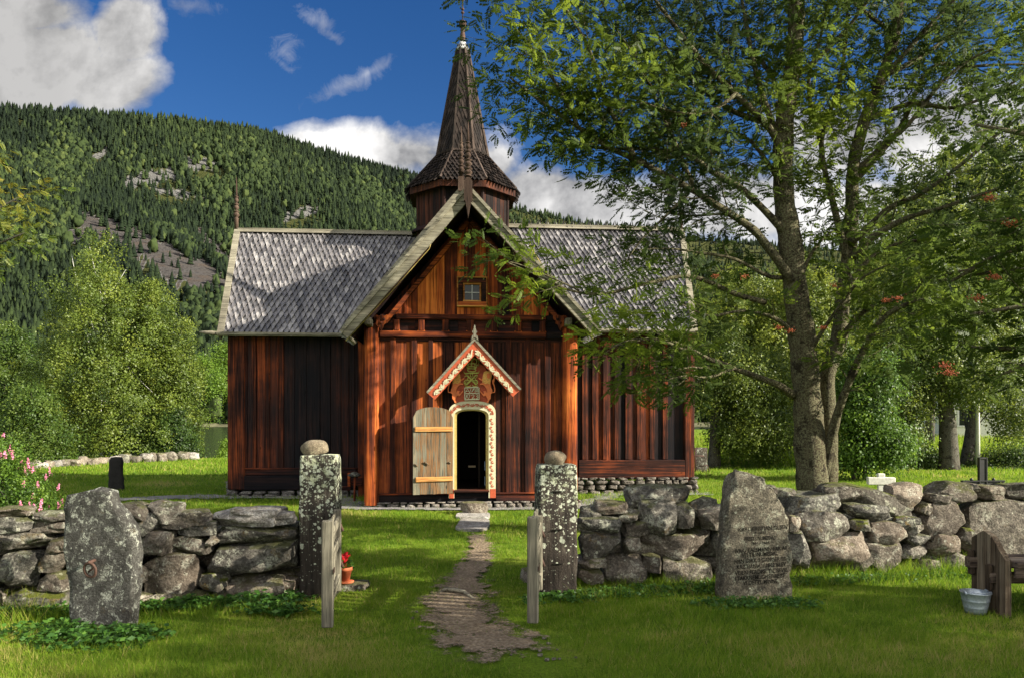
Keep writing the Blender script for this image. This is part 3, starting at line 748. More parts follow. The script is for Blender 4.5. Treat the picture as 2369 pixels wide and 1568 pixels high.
# nave roof just behind
YN=.9; na=F(1064,428,YN); nl=F(802,747,YN); nr_=(2*(-.11)-nl[0],nl[1]); na=(-.11,na[1])
mb=MB(); slope(mb,nl,(na[0],na[1]),YN,3.6,.12); slope(mb,nr_,(na[0],na[1]),YN,3.6,.12); cp(mb,'nave_roof',M['grey_x'])
mb=MB()
shingles(mb,(nl[0],3.6,nl[1]),(nl[0],YN+.05,nl[1]),(na[0],YN+.05,na[1]),(na[0],3.6,na[1]),.1,.125,seed=5)
shingles(mb,(nr_[0],YN+.05,nr_[1]),(nr_[0],3.6,nr_[1]),(na[0],3.6,na[1]),(na[0],YN+.05,na[1]),.1,.125,seed=6)
cp(mb,'nave_shingles',M['shingle'])
mb=MB()
for e_ in (nl,nr_):
    p,q=e_,na; dx,dz=q[0]-p[0],q[1]-p[1]; l=math.hypot(dx,dz); nx_,nz_=(dz/l,-dx/l) if dx>0 else (-dz/l,dx/l); wd=.20
    pts=[(p[0]-nx_*.03,p[1]-nz_*.03),(q[0],q[1]+.05),(q[0],q[1]-wd*l/abs(dx)),(p[0]+nx_*wd,p[1]+nz_*wd)]
    mb.prism(pts if dx>0 else pts[::-1],YN-.05,YN)
cp(mb,'nave_barge_board',M['grey_x'])
mb=MB(); xx=F(1067,400,YN)[0]; mb.box(xx-.06,xx+.06,YN-.09,YN+.03,F(1067,445,YN)[1],F(1067,412,YN)[1]); finial(mb,xx,YN-.03,F(1067,412,YN)[1],F(1067,294,YN)[1],.055,4,.1); cp(mb,'nave_finial',M['brown_z'])
# side walls of the front block, transept walls
mb=MB(); mb.box(xl-.0,xl+.1,.13,2.12,.1,3.45); mb.box(xr-.1,xr,.13,2.12,.1,3.45)
cp(mb,'side_wall',M['dk_z'])
YW=2.1
fz=lambda p: F(700,p,YW)[1]
TLx,TRx=F(527,1000,YW)[0],F(1606,1000,YW)[0]
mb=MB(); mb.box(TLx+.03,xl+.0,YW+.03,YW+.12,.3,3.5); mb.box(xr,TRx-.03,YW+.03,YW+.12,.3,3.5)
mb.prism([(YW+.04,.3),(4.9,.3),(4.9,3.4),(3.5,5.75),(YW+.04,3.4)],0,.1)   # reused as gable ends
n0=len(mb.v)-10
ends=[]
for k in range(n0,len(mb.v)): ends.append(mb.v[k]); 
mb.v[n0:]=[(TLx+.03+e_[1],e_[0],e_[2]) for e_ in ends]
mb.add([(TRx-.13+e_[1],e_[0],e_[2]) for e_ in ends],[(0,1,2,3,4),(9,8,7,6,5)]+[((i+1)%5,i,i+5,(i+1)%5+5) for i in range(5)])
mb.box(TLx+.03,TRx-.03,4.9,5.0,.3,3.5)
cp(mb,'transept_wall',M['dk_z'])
mb=MB(); zc=lambda v_:(500+v_/3.136)/1.0553
el=[F(zc(q),1000,YW)[0] for q in (305,330,386,400,465,500,565,607,690,782,885,965,1045,1105,1150,1180)]
b0=F(700,1082,YW)[1]; b1=F(700,774,YW)[1]
planks(mb,el,lambda x:b0,lambda x:b1+.1,YW-.015,YW+.03,.014,.0,.022)
zc2=lambda v_:(1350+v_/2.851)/1.0553
er=[F(zc2(q),1000,YW)[0] for q in (165,218,288,360,442,518,598,688,778,843,908)]
b0r=F(1450,1063,YW)[1]
planks(mb,er,lambda x:b0r,lambda x:b1+.1,YW-.012,YW+.03,.012,.0,.012)
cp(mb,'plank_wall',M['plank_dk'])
mb=MB()
for a,b in ((372,398),(468,500),(567,607)): mb.bbox(F(zc(a),1000,YW)[0],F(zc(b),1000,YW)[0],YW-.05,YW-.022,b0+.01,b1+.1,.007)
for a,b in ((200,235),(270,305),(345,375),(425,460),(500,535),(580,615),(670,705),(760,795)):
    mb.bbox(F(zc2(a),1000,YW)[0],F(zc2(b),1000,YW)[0],YW-.05,YW-.018,b0r+.01,b1+.1,.007)
mb.box(F(829,900,1.95)[0],F(842,900,1.95)[0],1.9,2.08,F(829,1165,1.95)[1],3.35)
cp(mb,'wall_batten',M['tar_z'])
mb=MB(); x0,x1=F(527,900,YW-.06)[0],F(567,900,YW-.06)[0]; mb.bbox(x0,x1,YW-.09,YW+.12,F(540,1131,YW)[1],3.55,.02)
x0,x1=F(1583,900,YW-.06)[0],F(1606,900,YW-.06)[0]; mb.bbox(x0,x1,YW-.09,YW+.12,F(1590,1110,YW)[1],3.55,.02)
cp(mb,'corner_board',M['tar_z'])
mb=MB(); xa,xb=F(568,900,YW)[0],F(826,900,YW)[0]; mb.bbox(xa,xb,YW-.10,YW+.03,F(700,1131,YW)[1],F(700,1098,YW)[1],.012)
mb.bbox(xa,xb,YW-.07,YW+.03,F(700,1097,YW)[1],F(700,1083,YW)[1]-.012,.01)
cp(mb,'base_beam',M['dk_x'])
mb=MB(); xa2,xb2=F(1337,900,YW)[0],F(1582,900,YW)[0]; mb.bbox(xa2,xb2,YW-.09,YW+.03,F(1450,1104,YW)[1],F(1450,1063,YW)[1],.012); mb.bbox(xa,xb,YW-.08,YW+.02,F(700,1083,YW)[1]-.011,F(700,1083,YW)[1]+.02,.006)
cp(mb,'base_beam',M['tar_x'])
mb=MB(); xa,xb=F(773,900,1.7)[0],F(838,900,1.7)[0]; mb.bbox(xa,F(812,900,1.7)[0],1.66,1.74,F(800,1133,1.7)[1],F(800,1124,1.7)[1],.006); mb.bbox(F(805,900,1.7)[0],F(811,900,1.7)[0],1.64,1.7,F(800,1124,1.7)[1],F(800,1093,1.7)[1],.004); mb.bbox(F(812,900,1.7)[0],xb,1.68,1.78,.25,F(800,1106,1.7)[1],.006)
cp(mb,'orange_plinth_board',M['hot_x'])
# foundations
mb=MB(); sd_=100
def stones(x0,x1,y,z0,z1,hmin,hmax,wmin,wmax,dep=.22):
    global sd_
    z=z0
    while z<z1-.01:
        h=min(random.uniform(hmin,hmax),z1-z+.01); x=x0
        while x<x1:
            w_=random.uniform(wmin,wmax); w_=min(w_,x1-x+.05); sd_+=1
            vs,fs=rock_vf(w_*1.0,dep,h*1.04,sd_,4,.85,.05,3,0,.03); mb.add([v+Vector((x+w_/2,y+dep/2-.03+random.uniform(-.02,.02),z+h/2)) for v in vs],fs,True); x+=w_+.004
        z+=h
stones(xl-.02,xr+.02,-.10,-.03,.10,.06,.13,.10,.32)
stones(TLx-.02,xl,YW-.10,-.02,F(700,1133,YW)[1]+.01,.05,.10,.12,.35)
stones(xr,TRx+.03,YW-.10,-.03,F(1450,1104,YW)[1]+.01,.06,.14,.12,.34)
for side,xx_ in ((0,TLx-.02),(1,TRx+.03)):
    n0=len(mb.v); stones(YW-.05,5.0,0,-.03,.32,.08,.14,.15,.35)
    for k in range(n0,len(mb.v)): v_=mb.v[k]; mb.v[k]=((xx_+(-v_[1] if side else v_[1])),v_[0],v_[2])
cp(mb,'foundation',M['slate'])
# transept roofs
YE,YR=1.83,3.5
for side in (0,1):
    if side==0:
        ez=F(650,768,YE)[1]; rz_=F(750,540,YR)[1]; xe,xd=F(511,768,YE)[0],F(549,540,YR)[0]; A,B,C,D=(xe,YE,ez),(-.3,YE,ez),(-.3,YR,rz_),(xd,YR,rz_)
    else:
        ez=F(1470,760,YE)[1]; rz_=F(1400,531,YR)[1]; xe,xd=F(1606,760,YE)[0],F(1577,535,YR)[0]; A,B,C,D=(.3,YE,ez),(xe,YE,ez),(xd,YR,rz_),(.3,YR,rz_)
    mb=MB(); A_,B_,C_,D_=map(Vector,(A,B,C,D)); nrm=(B_-A_).cross(D_-A_).normalized()
    if nrm.z<0: nrm=-nrm
    mb.solid([A_,B_,C_,D_],-nrm*.08)
    y2=2*YR-YE; A2,B2=Vector((A[0],y2,ez)),Vector((B[0],y2,ez)); mb.solid([B2,A2,D_,C_],Vector((0,-.06,-.05)))
    cp(mb,'transept_roof',M['dk_x'])
    mb=MB(); shingles(mb,A,B,C,D,.112,.15,seed=20+side); shingles(mb,B2,A2,D,C,.2,.25,seed=30)
    cp(mb,'transept_shingles',M['shingle'])
    mb=MB(); ex,dx_=(A_,D_) if side==0 else (B_,C_); s_=-1 if side==0 else 1
    for (p_,q_) in ((ex,dx_),(Vector((ex.x,y2,ez)),dx_)):
        up=nrm if p_.y<YR else Vector((0,-nrm.y,nrm.z)); d_=(q_-p_).normalized()
        a_=p_-d_*.10+up*.05; b_=q_+up*.05
        mb.solid([a_,b_,b_-up*.2,a_-up*.2],(s_*.045,0,0)); mb.solid([a_+Vector((-s_*.08,0,0)),a_+Vector((s_*.05,0,0)),b_+Vector((s_*.05,0,0)),b_+Vector((-s_*.08,0,0))],up*.025)
    cp(mb,'verge_board',M['grey_x'])
    mb=MB(); xs_,xe_=(dx_.x-.03,-.35) if side==0 else (.5,dx_.x+.03)
    mb.solid([(xs_,YR-.10,rz_-.02),(xe_,YR-.10,rz_-.02),(xe_,YR,rz_+.075),(xs_,YR,rz_+.075)],(0,.03,-.0)); mb.box(xs_,xe_,YR-.03,YR+.05,rz_+.04,rz_+.085)
    cp(mb,'ridge_board',M['grey_x'])
    mb=MB(); px=547 if side==0 else 1575; xf=F(px,500,YR)[0]; zt=F(px,409 if side==0 else 402,YR)[1]
    finial(mb,xf,YR,rz_+.05,zt,.055,3,.22,tip=.36); cp(mb,'transept_finial',M['brown_z'])
    # wooden gutter
    mb=MB(); g0_,g1_=(F(502,770,1.72),F(806,770,1.72)) if side==0 else (F(1372,763,1.72),F(1607,762,1.72))
    zg=(g0_[1]+g1_[1])/2-.035
    prof=[(-.05,.045),(-.055,-.0),(-.03,-.035),(.03,-.035),(.055,0),(.05,.045),(.03,.045),(.02,0),(-.02,0),(-.03,.045)]
    mb.add([(x_,1.74+a,zg+b) for x_ in (g0_[0],g1_[0]) for a,b in prof],[tuple(range(10)),tuple(range(19,9,-1))]+[((i+1)%10,i,i+10,(i+1)%10+10) for i in range(10)])
    if side==0: mb.tube([(g0_[0]+.1,1.74,zg+.01),(g0_[0]-.12,1.74,zg+.025),(g0_[0]-.25,1.74,zg+.03),(g0_[0]-.36,1.74,zg+.045)],[.035,.045,.035,.012],8)
    cp(mb,'gutter',M['grey_x'])
# knee brackets under the porch eaves, beam ends, carved brackets
mb=MB()
p0=F(806,776,.0); p1=F(826,797,.0); mb.tube([(p0[0],-.5,p0[1]),(p1[0],-.3,p1[1])],[.05,.03],7)
p0=F(850,744,-.35); mb.bbox(p0[0]-.045,p0[0]+.075,-.45,-.05,p0[1]-.07,p0[1]+.07,.015)
p0=F(1318,744,-.35); mb.bbox(p0[0]-.07,p0[0]+.05,-.35,-.05,p0[1]-.07,p0[1]+.07,.015)
cp(mb,'beam_end',M['grey_y'])
for s_,cx_ in ((1,882),(-1,1296)):
    mb=MB(); c=F(cx_,747,-.16); k=1/125.0
    pts=[(-12,18),(-17,14),(-15,6),(-10,4),(-13,-2),(-8,-8),(-3,-10),(-1,-18),(3,-11),(6,-4),(11,-1),(10,5),(15,8),(17,15),(13,19),(7,16),(3,19),(-3,16)]
    pts=[(c[0]+s_*a*k,c[1]+b*k) for a,b in pts]
    if s_>0: pts=pts[::-1]
    mb.prism(pts,-.17,-.125)
    for a,b in ((-8,10),(6,8),(0,0)): mb.lathe([(0,-.012),(3.6*k,-.008),(3.2*k,.01),(0,.012)],n=9,M=Matrix.Translation((c[0]+s_*a*k,-.178,c[1]+b*k))@Matrix.Rotation(R(90),4,'X'))
    cp(mb,'carved_bracket',M['tar_z'])
# gable window
gw=MB(); y0=-.13
def frame(mb,x0,x1,z0,z1,w_,y0,y1,b=.006):
    mb.bbox(x0,x1,y0,y1,z1-w_,z1,b); mb.bbox(x0,x1,y0,y1,z0,z0+w_,b); mb.bbox(x0,x0+w_,y0+.002,y1,z0+w_,z1-w_,b); mb.bbox(x1-w_,x1,y0+.002,y1,z0+w_,z1-w_,b)
frame(gw,FX(1059),FX(1125),FZ(710),FZ(645),.085,-.11,.10); wo=cp(gw,'window',M['tar_x'])
gw=MB(); frame(gw,FX(1057),FX(1127),FZ(713)+.01,FZ(644)+.01,.022,-.135,-.03); frame(gw,FX(1071),FX(1113),FZ(700),FZ(656),.032,-.08,.05); gw.build('window_frame',M['windowwood'],wo)
gw=MB(); cxw,czw=(FX(1092),FZ(678)); gw.bbox(cxw-.008,cxw+.008,-.05,-.03,FZ(698),FZ(658),.002); gw.bbox(FX(1073),FX(1111),-.048,-.032,czw-.008,czw+.008,.002); gw.build('glazing_bar',M['lead'],wo)
t=NT('window glass',.12,.25); t.col((.006,.012,.006)); M['glass']=t.mat
gw=MB(); gw.box(FX(1072),FX(1112),-.03,-.02,FZ(699),FZ(657)); gw.build('pane',M['glass'],wo)
# door leaf
hx,hy=F(1047,1000,-.14)[0],-.14
ex_,ey_=F(955,1000,-.36)[0],-.36
ang=math.atan2(ey_-hy,ex_-hx); Wd=math.hypot(ex_-hx,ey_-hy)
zb0,zb1,ztd=F(1000,1141,-.22)[1],F(1000,965,-.22)[1],F(1000,941,-.22)[1]
leaf=MB(); npk=6; ws=[0,.16,.33,.5,.66,.83,1.0]
def ltop(q): return zb1+(ztd-zb1)*math.sqrt(max(0,1-(2*q-1)**2))**.8
for a,b in zip(ws[:-1],ws[1:]):
    pts=[(a*Wd+.002,zb0+random.uniform(-.008,.004)),(b*Wd-.002,zb0+random.uniform(-.008,.004))]+[(qq*Wd+(-.002 if qq==b else .002 if qq==a else 0),ltop(qq)) for qq in (b,(a+b)/2,a)]
    leaf.prism(pts,-.02-random.uniform(0,.006),.02)
# mirror so that +y faces... local x runs from the hinge to the free edge (pointing left), so flip y
leaf.v=[(x,-y,z) for x,y,z in leaf.v]; leaf.f=[f[::-1] for f in leaf.f]
door=leaf.build('door',M['door'],church,(hx,hy,0),ang)
bt=MB()
for a,b,zz in ((.02,.97,F(1000,992,-.22)[1]),(.02,.95,F(1000,1107,-.22)[1])): bt.bbox(a*Wd,b*Wd,.024,.06,zz-.045,zz+.045,.012)
bt.build('door_batten',M['batten'],door)
bt=MB(); z_=F(1000,1071,-.22)[1]; bt.tube([(.62*Wd,.05,z_-.02),(.74*Wd,.05,z_+.03)],.014,6); bt.tube([(.06*Wd,.04,z_),(.12*Wd,.045,z_+.02)],.014,6); bt.tube([(.90*Wd,.04,z_-.04),(.97*Wd,.04,z_+.0)],.014,6); bt.build('door_latch',M['door'],door)
# portal frame
cxm=FX(1091)
def arcpts(xl_,xr_,zsp,ztp,zb,n=16):
    pts=[(xl_,zb),(xl_,(zb+zsp)/2)]
    for k in range(n+1):
        g=math.pi*(1-k/n); q=math.cos(g); s=math.sin(g); pts.append(((xl_+xr_)/2+(xr_-xl_)/2*math.copysign(abs(q)**.8,q),zsp+(ztp-zsp)*s**.8))
    return pts+[(xr_,(zb+zsp)/2),(xr_,zb)]
zbj=FZ(1150)
inn=arcpts(dxl,dxr,FZ(962),FZ(946),zbj); out=arcpts(FX(1038),FX(1146),FZ(955),FZ(927),zbj)
mb=MB()
for i in range(len(inn)-1): mb.prism([inn[i],out[i],out[i+1],inn[i+1]],-.10,.03)
pf=cp(mb,'portal_frame',M['cream'])
inn2=arcpts(dxl+.045,dxr-.045,FZ(964),FZ(949),zs); mid=arcpts(dxl-.002,dxr+.002,FZ(962),FZ(945.5),zs); mb=MB()
for i in range(len(inn)-1): mb.prism([inn2[i],mid[i],mid[i+1],inn2[i+1]],-.06,.13)
mb.build('door_jamb',M['ochre'],pf)
mb=MB(); mb.bbox(dxl-.01,dxr+.01,-.13,.14,zs-.045,zs+.0,.01); mb.build('threshold',M['tar_x'],pf)
mb=MB(); mb.bbox(FX(1133),FX(1146),-.104,-.09,zbj,FZ(1129),.003); mb.bbox(FX(1039),FX(1050),-.104,-.09,zbj,FZ(1129),.003); mb.build('jamb_foot',M['red'],pf)
def spiral(cx_,cz_,r0,turn,a0,s=1,n=14):
    return [(cx_+r0*(1-.8*k/n)*math.cos(a0+s*turn*k/n),cz_+r0*(1-.8*k/n)*math.sin(a0+s*turn*k/n)) for k in range(n+1)]
def scroll(mb,path,wd,period,y0,y1,leaf=True):
    # resample the path by arc length
    L=[0]
    for a,b in zip(path[:-1],path[1:]): L.append(L[-1]+math.hypot(b[0]-a[0],b[1]-a[1]))
    def at(s):
        s=min(max(s,0),L[-1]-1e-6)
        for i in range(len(L)-1):
            if s<=L[i+1]:
                q=(s-L[i])/((L[i+1]-L[i]) or 1); a,b=path[i],path[i+1]; l=L[i+1]-L[i] or 1
                return (a[0]+(b[0]-a[0])*q,a[1]+(b[1]-a[1])*q),((b[0]-a[0])/l,(b[1]-a[1])/l)
    def pt(s,o): p,t_=at(s); return (p[0]-t_[1]*o,p[1]+t_[0]*o)
    n=max(8,int(L[-1]/period*14)); A=wd*.26
    mb.ribbon([pt(L[-1]*k/n,A*math.sin(2*math.pi*L[-1]*k/n/period)) for k in range(n+1)],wd*.17,y0,y1)
    k=0; s=period*.25
    while s<L[-1]-period*.1:
        sg=1 if k%2==0 else -1
        # curl on the hollow side of every wave, three leaf blades on its back
        loc=spiral(0,0,wd*.30,R(400),R(-60),1)
        q=[pt(s+a*1.0+.0,sg*(-wd*.10+b)) for a,b in [(x_*1.0,z_*.9) for x_,z_ in loc]]
        mb.ribbon(q,[wd*.15*(1-.5*i/len(q)) for i in range(len(q))],y0-.001,y1)
        mb.ribbon([pt(s+wd*.28*math.cos(g),sg*(-wd*.12)+wd*.09*math.sin(g)) for g in [R(30*i) for i in range(13)]],wd*.13,y0-.001,y1) if leaf else None
        for da,ln in ((-.55,.42),(0,.5),(.55,.42)):
            b0=(s+da*wd*.25,sg*A*.8); tip=(s+da*wd*.95,sg*(A*.6+ln*wd*.55))
            mb.prism([pt(b0[0]-wd*.09,b0[1]),pt(b0[0]+wd*.09,b0[1]),pt(*tip)],y0-.002,y1) if sg>0 else mb.prism([pt(b0[0]+wd*.09,b0[1]),pt(b0[0]-wd*.09,b0[1]),pt(*tip)],y0-.002,y1)
        s+=period/2; k+=1
midp=[((a[0]+b[0])/2,(a[1]+b[1])/2) for a,b in zip(inn,out)]
mb=MB(); scroll(mb,midp[2:-2],.085,.17,-.106,-.10,False); z0_=FZ(1128); zz=FZ(970); xj=(dxr+FX(1146))/2
k=0
while zz>z0_:
    mb.ribbon(spiral(xj+(.012 if k%2 else -.012),zz,.030,R(330),R(90 if k%2 else 270),1 if k%2 else -1,9),[.016-.001*i for i in range(10)],-.106,-.10); zz-=.072; k+=1
mb.build('arch_carving',M['red'],pf)
# portal canopy
YC=-.38
ca=F(1098,781,YC); cl=F(986,906,YC); crr=F(1206,899,YC)
mb=MB()
def cband(p,q,wd,y0,y1,off=0.0):
    dx,dz=q[0]-p[0],q[1]-p[1]; l=math.hypot(dx,dz); nx_,nz_=(dz/l,-dx/l) if dx>0 else (-dz/l,dx/l)
    a=(p[0]+nx_*off,p[1]+nz_*off); b=(q[0],q[1]-off*l/abs(dx)); c=(q[0],q[1]-(off+wd)*l/abs(dx)); d=(p[0]+nx_*(off+wd),p[1]+nz_*(off+wd))
    pts=[a,b,c,d]; return pts if dx>0 else pts[::-1]
mb.prism(cband(cl,ca,.04,0,0),YC-.02,.0); mb.prism(cband(crr,ca,.04,0,0),YC-.02,.0); can=cp(mb,'portal_canopy',M['grey_x'])
mb=MB(); mb.prism(cband(cl,ca,.165,0,0,.042),YC+.0,YC+.03); mb.prism(cband(crr,ca,.165,0,0,.042),YC+.0,YC+.03); mb.build('canopy_board',M['red'],can)
mb=MB()
for e_ in (cl,crr):
    dx,dz=ca[0]-e_[0],ca[1]-e_[1]; l=math.hypot(dx,dz); nx_,nz_=(dz/l,-dx/l) if dx>0 else (-dz/l,dx/l); o_=.042+.105
    p=(e_[0]+nx_*o_+dx/l*.06,e_[1]+nz_*o_+dz/l*.06); q=(ca[0],ca[1]-o_*l/abs(dx)); q=(q[0]-dx/l*.02,q[1]-dz/l*.02)
    scroll(mb,[p,q] if dx>0 else [p,q],.125,.25,YC-.012,YC+.0)
mb.build('canopy_carving',M['cream'],can)
mb=MB(); mb.prism([(ca[0]-.07,ca[1]-.06),(ca[0],ca[1]+.01),(ca[0]+.07,ca[1]-.06),(ca[0]+.05,ca[1]+.03),(ca[0]+.02,ca[1]+.06),(ca[0]+.045,ca[1]+.10),(ca[0]+.03,ca[1]+.14),(ca[0]+.012,ca[1]+.17),(ca[0]+.016,ca[1]+.19),(ca[0],ca[1]+.235),(ca[0]-.016,ca[1]+.19),(ca[0]-.012,ca[1]+.17),(ca[0]-.03,ca[1]+.14),(ca[0]-.045,ca[1]+.10),(ca[0]-.02,ca[1]+.06),(ca[0]-.05,ca[1]+.03)][::-1],YC-.03,YC-.0); mb.build('canopy_finial',M['grey_z'],can)
# royal crest board above the door
cz_=lambda x,z,y=-.10: F((1080+x/10.456)/1.0553,(840+z/10.456)/1.0553,y)
mb=MB(); bk=[(330,1480),(280,1400),(250,1250),(230,1150),(250,900),(420,560),(560,480),(930,480),(1080,560),(1240,900),(1260,1150),(1240,1250),(1210,1400),(1160,1480)]
mb.prism([cz_(a,b) for a,b in bk],-.06,-.02); crest=cp(mb,'crest_board',M['red'])
RL=[(1060,700),(1120,672),(1200,680),(1255,720),(1265,800),(1240,900),(1225,1010),(1235,1080),(1270,1150),(1282,1220),(1240,1270),(1235,1380),(1200,1420),(1180,1480),(1140,1500),(1130,1470),(1160,1430),(1150,1380),(1110,1300),(1060,1325),(1030,1290),(960,1200),(955,1160),(1045,1262),(1070,1240),(1050,1190),(1110,1180),(1140,1240),(1135,1150),(1080,1060),(1040,1030),(960,1030),(965,1000),(1030,980),(1020,930),(940,890),(925,850),(960,860),(1020,900),(1030,800)]
MN=[(1060,705),(1120,678),(1200,686),(1250,725),(1258,800),(1234,900),(1215,1015),(1150,985),(1100,1010),(1060,960),(1025,985),(1025,880),(1040,790)]
FACE=[(1140,740),(1225,740),(1230,830),(1190,880),(1140,850)]
TL=[(1270,1225),(1335,1215),(1343,1150),(1325,1050),(1300,980),(1300,930),(1328,860),(1320,800)]
for mir in (0,1):
    f_=(lambda a:a) if not mir else (lambda a:1490-a)
    mb=MB(); pts=[cz_(f_(a),b,-.13) for a,b in RL]; mb.prism(pts if mir else pts[::-1],-.12,-.062)
    tl_=[cz_(f_(a),b,-.13) for a,b in TL]; mb.ribbon(tl_,[.02,.02,.018,.018,.03,.045,.02,.01],-.10,-.062); lion=mb.build('lion',M['lion'],crest)
    mb=MB(); pts=[cz_(f_(a),b,-.14) for a,b in MN]; mb.prism(pts if mir else pts[::-1],-.135,-.121)
    for k in range(4): mb.ribbon([cz_(f_(1050+k*45),880,-.14),cz_(f_(1080+k*42),1000,-.14)],.008,-.142,-.135)
    mb.build('mane',M['mane'],crest)
    mb=MB(); pts=[cz_(f_(a),b,-.14) for a,b in FACE]; mb.prism(pts if mir else pts[::-1],-.15,-.136); mb.build('lion_face',M['lion'],crest)
mb=MB()
def st(pts,w_=.014,y0=-.13): mb.ribbon([cz_(a,b,-.12) for a,b in pts],w_,y0,-.061)
el_=lambda cx_,cy_,rx,ry,n=20,a0=0,a1=360:[(cx_+rx*math.cos(R(a0+(a1-a0)*k/n)),cy_+ry*math.sin(R(a0+(a1-a0)*k/n))) for k in range(n+1)]
st(el_(750,655,105,42),.016); st([(580,740),(930,725)],.022); st([(575,745),(545,690)],.012); st([(925,730),(940,680)],.012)
st(el_(745,590,120,28,14,0,360),.018)
st([(560,555),(640,520),(620,590)],.012); st([(930,540),(860,520),(875,590)],.012)
for a in (660,745,830): st([(a-35,470),(a,560),(a+35,470),(a,500),(a-35,470)],.010)
st(el_(690,440,75,75,12,100,300),.012); st(el_(805,440,75,75,12,-120,80),.012); st(el_(640,450,60,80,12,90,250),.010); st(el_(870,450,65,80,12,-80,80),.010)
st([(745,560),(745,390)],.012); st(el_(745,375,38,38),.016); st([(745,340),(745,290)],.014); st([(720,315),(770,315)],.012)
# monogram
st([(600,770),(860,1030)],.013); st([(880,770),(620,1040)],.013); st([(640,770),(700,850),(790,940),(870,1020)],.012,-.125); st([(850,770),(780,860),(700,930),(630,1010)],.012,-.125)
st(el_(745,785,32,40),.011); st(el_(620,965,62,60,16,60,330),.013); st(el_(620,975,30,28),.009); st(el_(850,965,50,55,16,-150,120),.013); st(el_(850,975,24,24),.009)
st(el_(650,1040,70,35,10,0,180),.012); st(el_(830,1035,60,35,10,0,180),.012); st(el_(690,880,45,35),.009); st(el_(800,880,45,35),.009)
st([(560,830),(620,790),(600,760)],.012); st([(900,780),(870,850)],.012)
mb.build('crown_monogram',M['gold'],crest)
mb=MB(); pl=[cz_(a,b,-.11) for a,b in ((565,1425),(560,1100),(935,1095),(940,1415))]; mb.prism(pl,-.09,-.061); mb.build('date_panel',M['red'],crest)
mb=MB()
st([(575,1105),(920,1090)],.022); st([(570,1255),(940,1240)],.015); st([(565,1410),(940,1400)],.022); st([(570,1100),(570,1410)],.014); st([(938,1100),(938,1410)],.014)
S_=.0125
st([(590,1222),(640,1128),(690,1218)],S_); st([(612,1192),(668,1190)],S_*.8)
st([(700,1232),(730,1120),(745,1215),(800,1120)],S_); st([(745,1215),(835,1115),(838,1222)],S_)
st(el_(893,1162,36,40,16),S_*.8); st(el_(893,1162,12,13,8),S_*.8)
st([(590,1390),(625,1285)],S_); st([(600,1290),(625,1285),(640,1370)],S_*.8)
st([(635,1285),(705,1280),(665,1390)],S_)
st([(745,1300),(770,1278),(805,1285),(810,1320),(760,1370),(750,1385),(825,1380)],S_)
st([(850,1280),(895,1275),(905,1300),(870,1325),(910,1345),(895,1378),(848,1385)],S_)
mb.build('date_lettering',M['cream'],crest)
# interior box; its near-black colour stands in for the darkness indoors
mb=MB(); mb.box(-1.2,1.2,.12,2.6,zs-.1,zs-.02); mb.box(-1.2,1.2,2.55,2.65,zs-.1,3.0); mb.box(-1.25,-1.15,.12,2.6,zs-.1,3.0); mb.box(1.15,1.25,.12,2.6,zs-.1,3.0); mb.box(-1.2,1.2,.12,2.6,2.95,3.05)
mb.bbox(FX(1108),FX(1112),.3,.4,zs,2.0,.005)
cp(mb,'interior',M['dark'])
mb=MB(); q=F(1122,1048,.22); 
for a,b in ((1075,1060),(1110,1082)):
    mb.box(dxr-.06,dxr-.055,.15,.34,F(1122,a+12,.2)[1],F(1122,a-8,.2)[1])
cp(mb,'leaflets',plain('blue white leaflets',(.22,.36,.62),.6))
mb=MB(); q=F(1090,1078,1.4); mb.bbox(q[0]-.06,q[0]+.09,1.38,1.42,q[1]-.02,q[1]+.02,.005); cp(mb,'brass_plate',plain('brass plate',(.75,.55,.30),.3,.6))
# steeple
TX,TY=-.11,3.6
def octa(r_flat,z,rot=0.0):
    rr=r_flat/math.cos(math.pi/8); return [Vector((TX+rr*math.cos(math.pi/8+k*math.pi/4+rot),TY+rr*math.sin(math.pi/8+k*math.pi/4+rot),z)) for k in range(8)]
zE=F(1068,414,TY-1.2)[1]; zK=F(1068,350,TY-.55)[1]; zT=F(1070,116,TY)[1]
ro=0.0
mb=MB(); a=octa(1.0,5.3,ro); b=octa(1.02,zE-.02,ro)
for k in range(8):
    p,q=a[k],a[(k+1)%8]; r2,s2=b[k],b[(k+1)%8]; nm=((p+q)/2-Vector((TX,TY,5.3))).normalized()
    m_=7
    for i in range(m_):
        g0_,g1_=i/m_,(i+1)/m_; j=random.uniform(0,.012); gp=.004
        mb.solid([p.lerp(q,g0_+gp)+nm*j,p.lerp(q,g1_-gp)+nm*j,r2.lerp(s2,g1_-gp)+nm*j,r2.lerp(s2,g0_+gp)+nm*j],-nm*.05)
cp(mb,'tower_wall',M['twr_z'])
mb=MB()
for k in range(8): mb.tube([a[k]*1.0,b[k]],.045,6,False)
cp(mb,'tower_corner_board',M['twr_z'])
mb=MB(); o0=octa(1.16,5.87,ro); o1=octa(1.0,6.0,ro); o2=octa(1.16,5.84,ro)
mb.add(o0+o1+o2,[(k,(k+1)%8,8+(k+1)%8,8+k) for k in range(8)]+[((k+1)%8,k,16+k,16+(k+1)%8) for k in range(8)]); cp(mb,'tower_skirting',M['dk_x'])
E=octa(1.22,zE,ro); K=octa(.56,zK,ro); 
mb=MB(); E2=octa(1.20,zE-.02,ro); E3=octa(1.20,zE-.16,ro); E4=octa(1.0,zE-.1,ro)
mb.add(E+K,[(k,(k+1)%8,8+(k+1)%8,8+k) for k in range(8)])
mb.add(E2+E3+E4,[((k),8+k,8+(k+1)%8,(k+1)%8) for k in range(8)]+[(8+k,16+k,16+(k+1)%8,8+(k+1)%8) for k in range(8)]); cp(mb,'skirt_roof',M['twr_z'])
mb=MB()
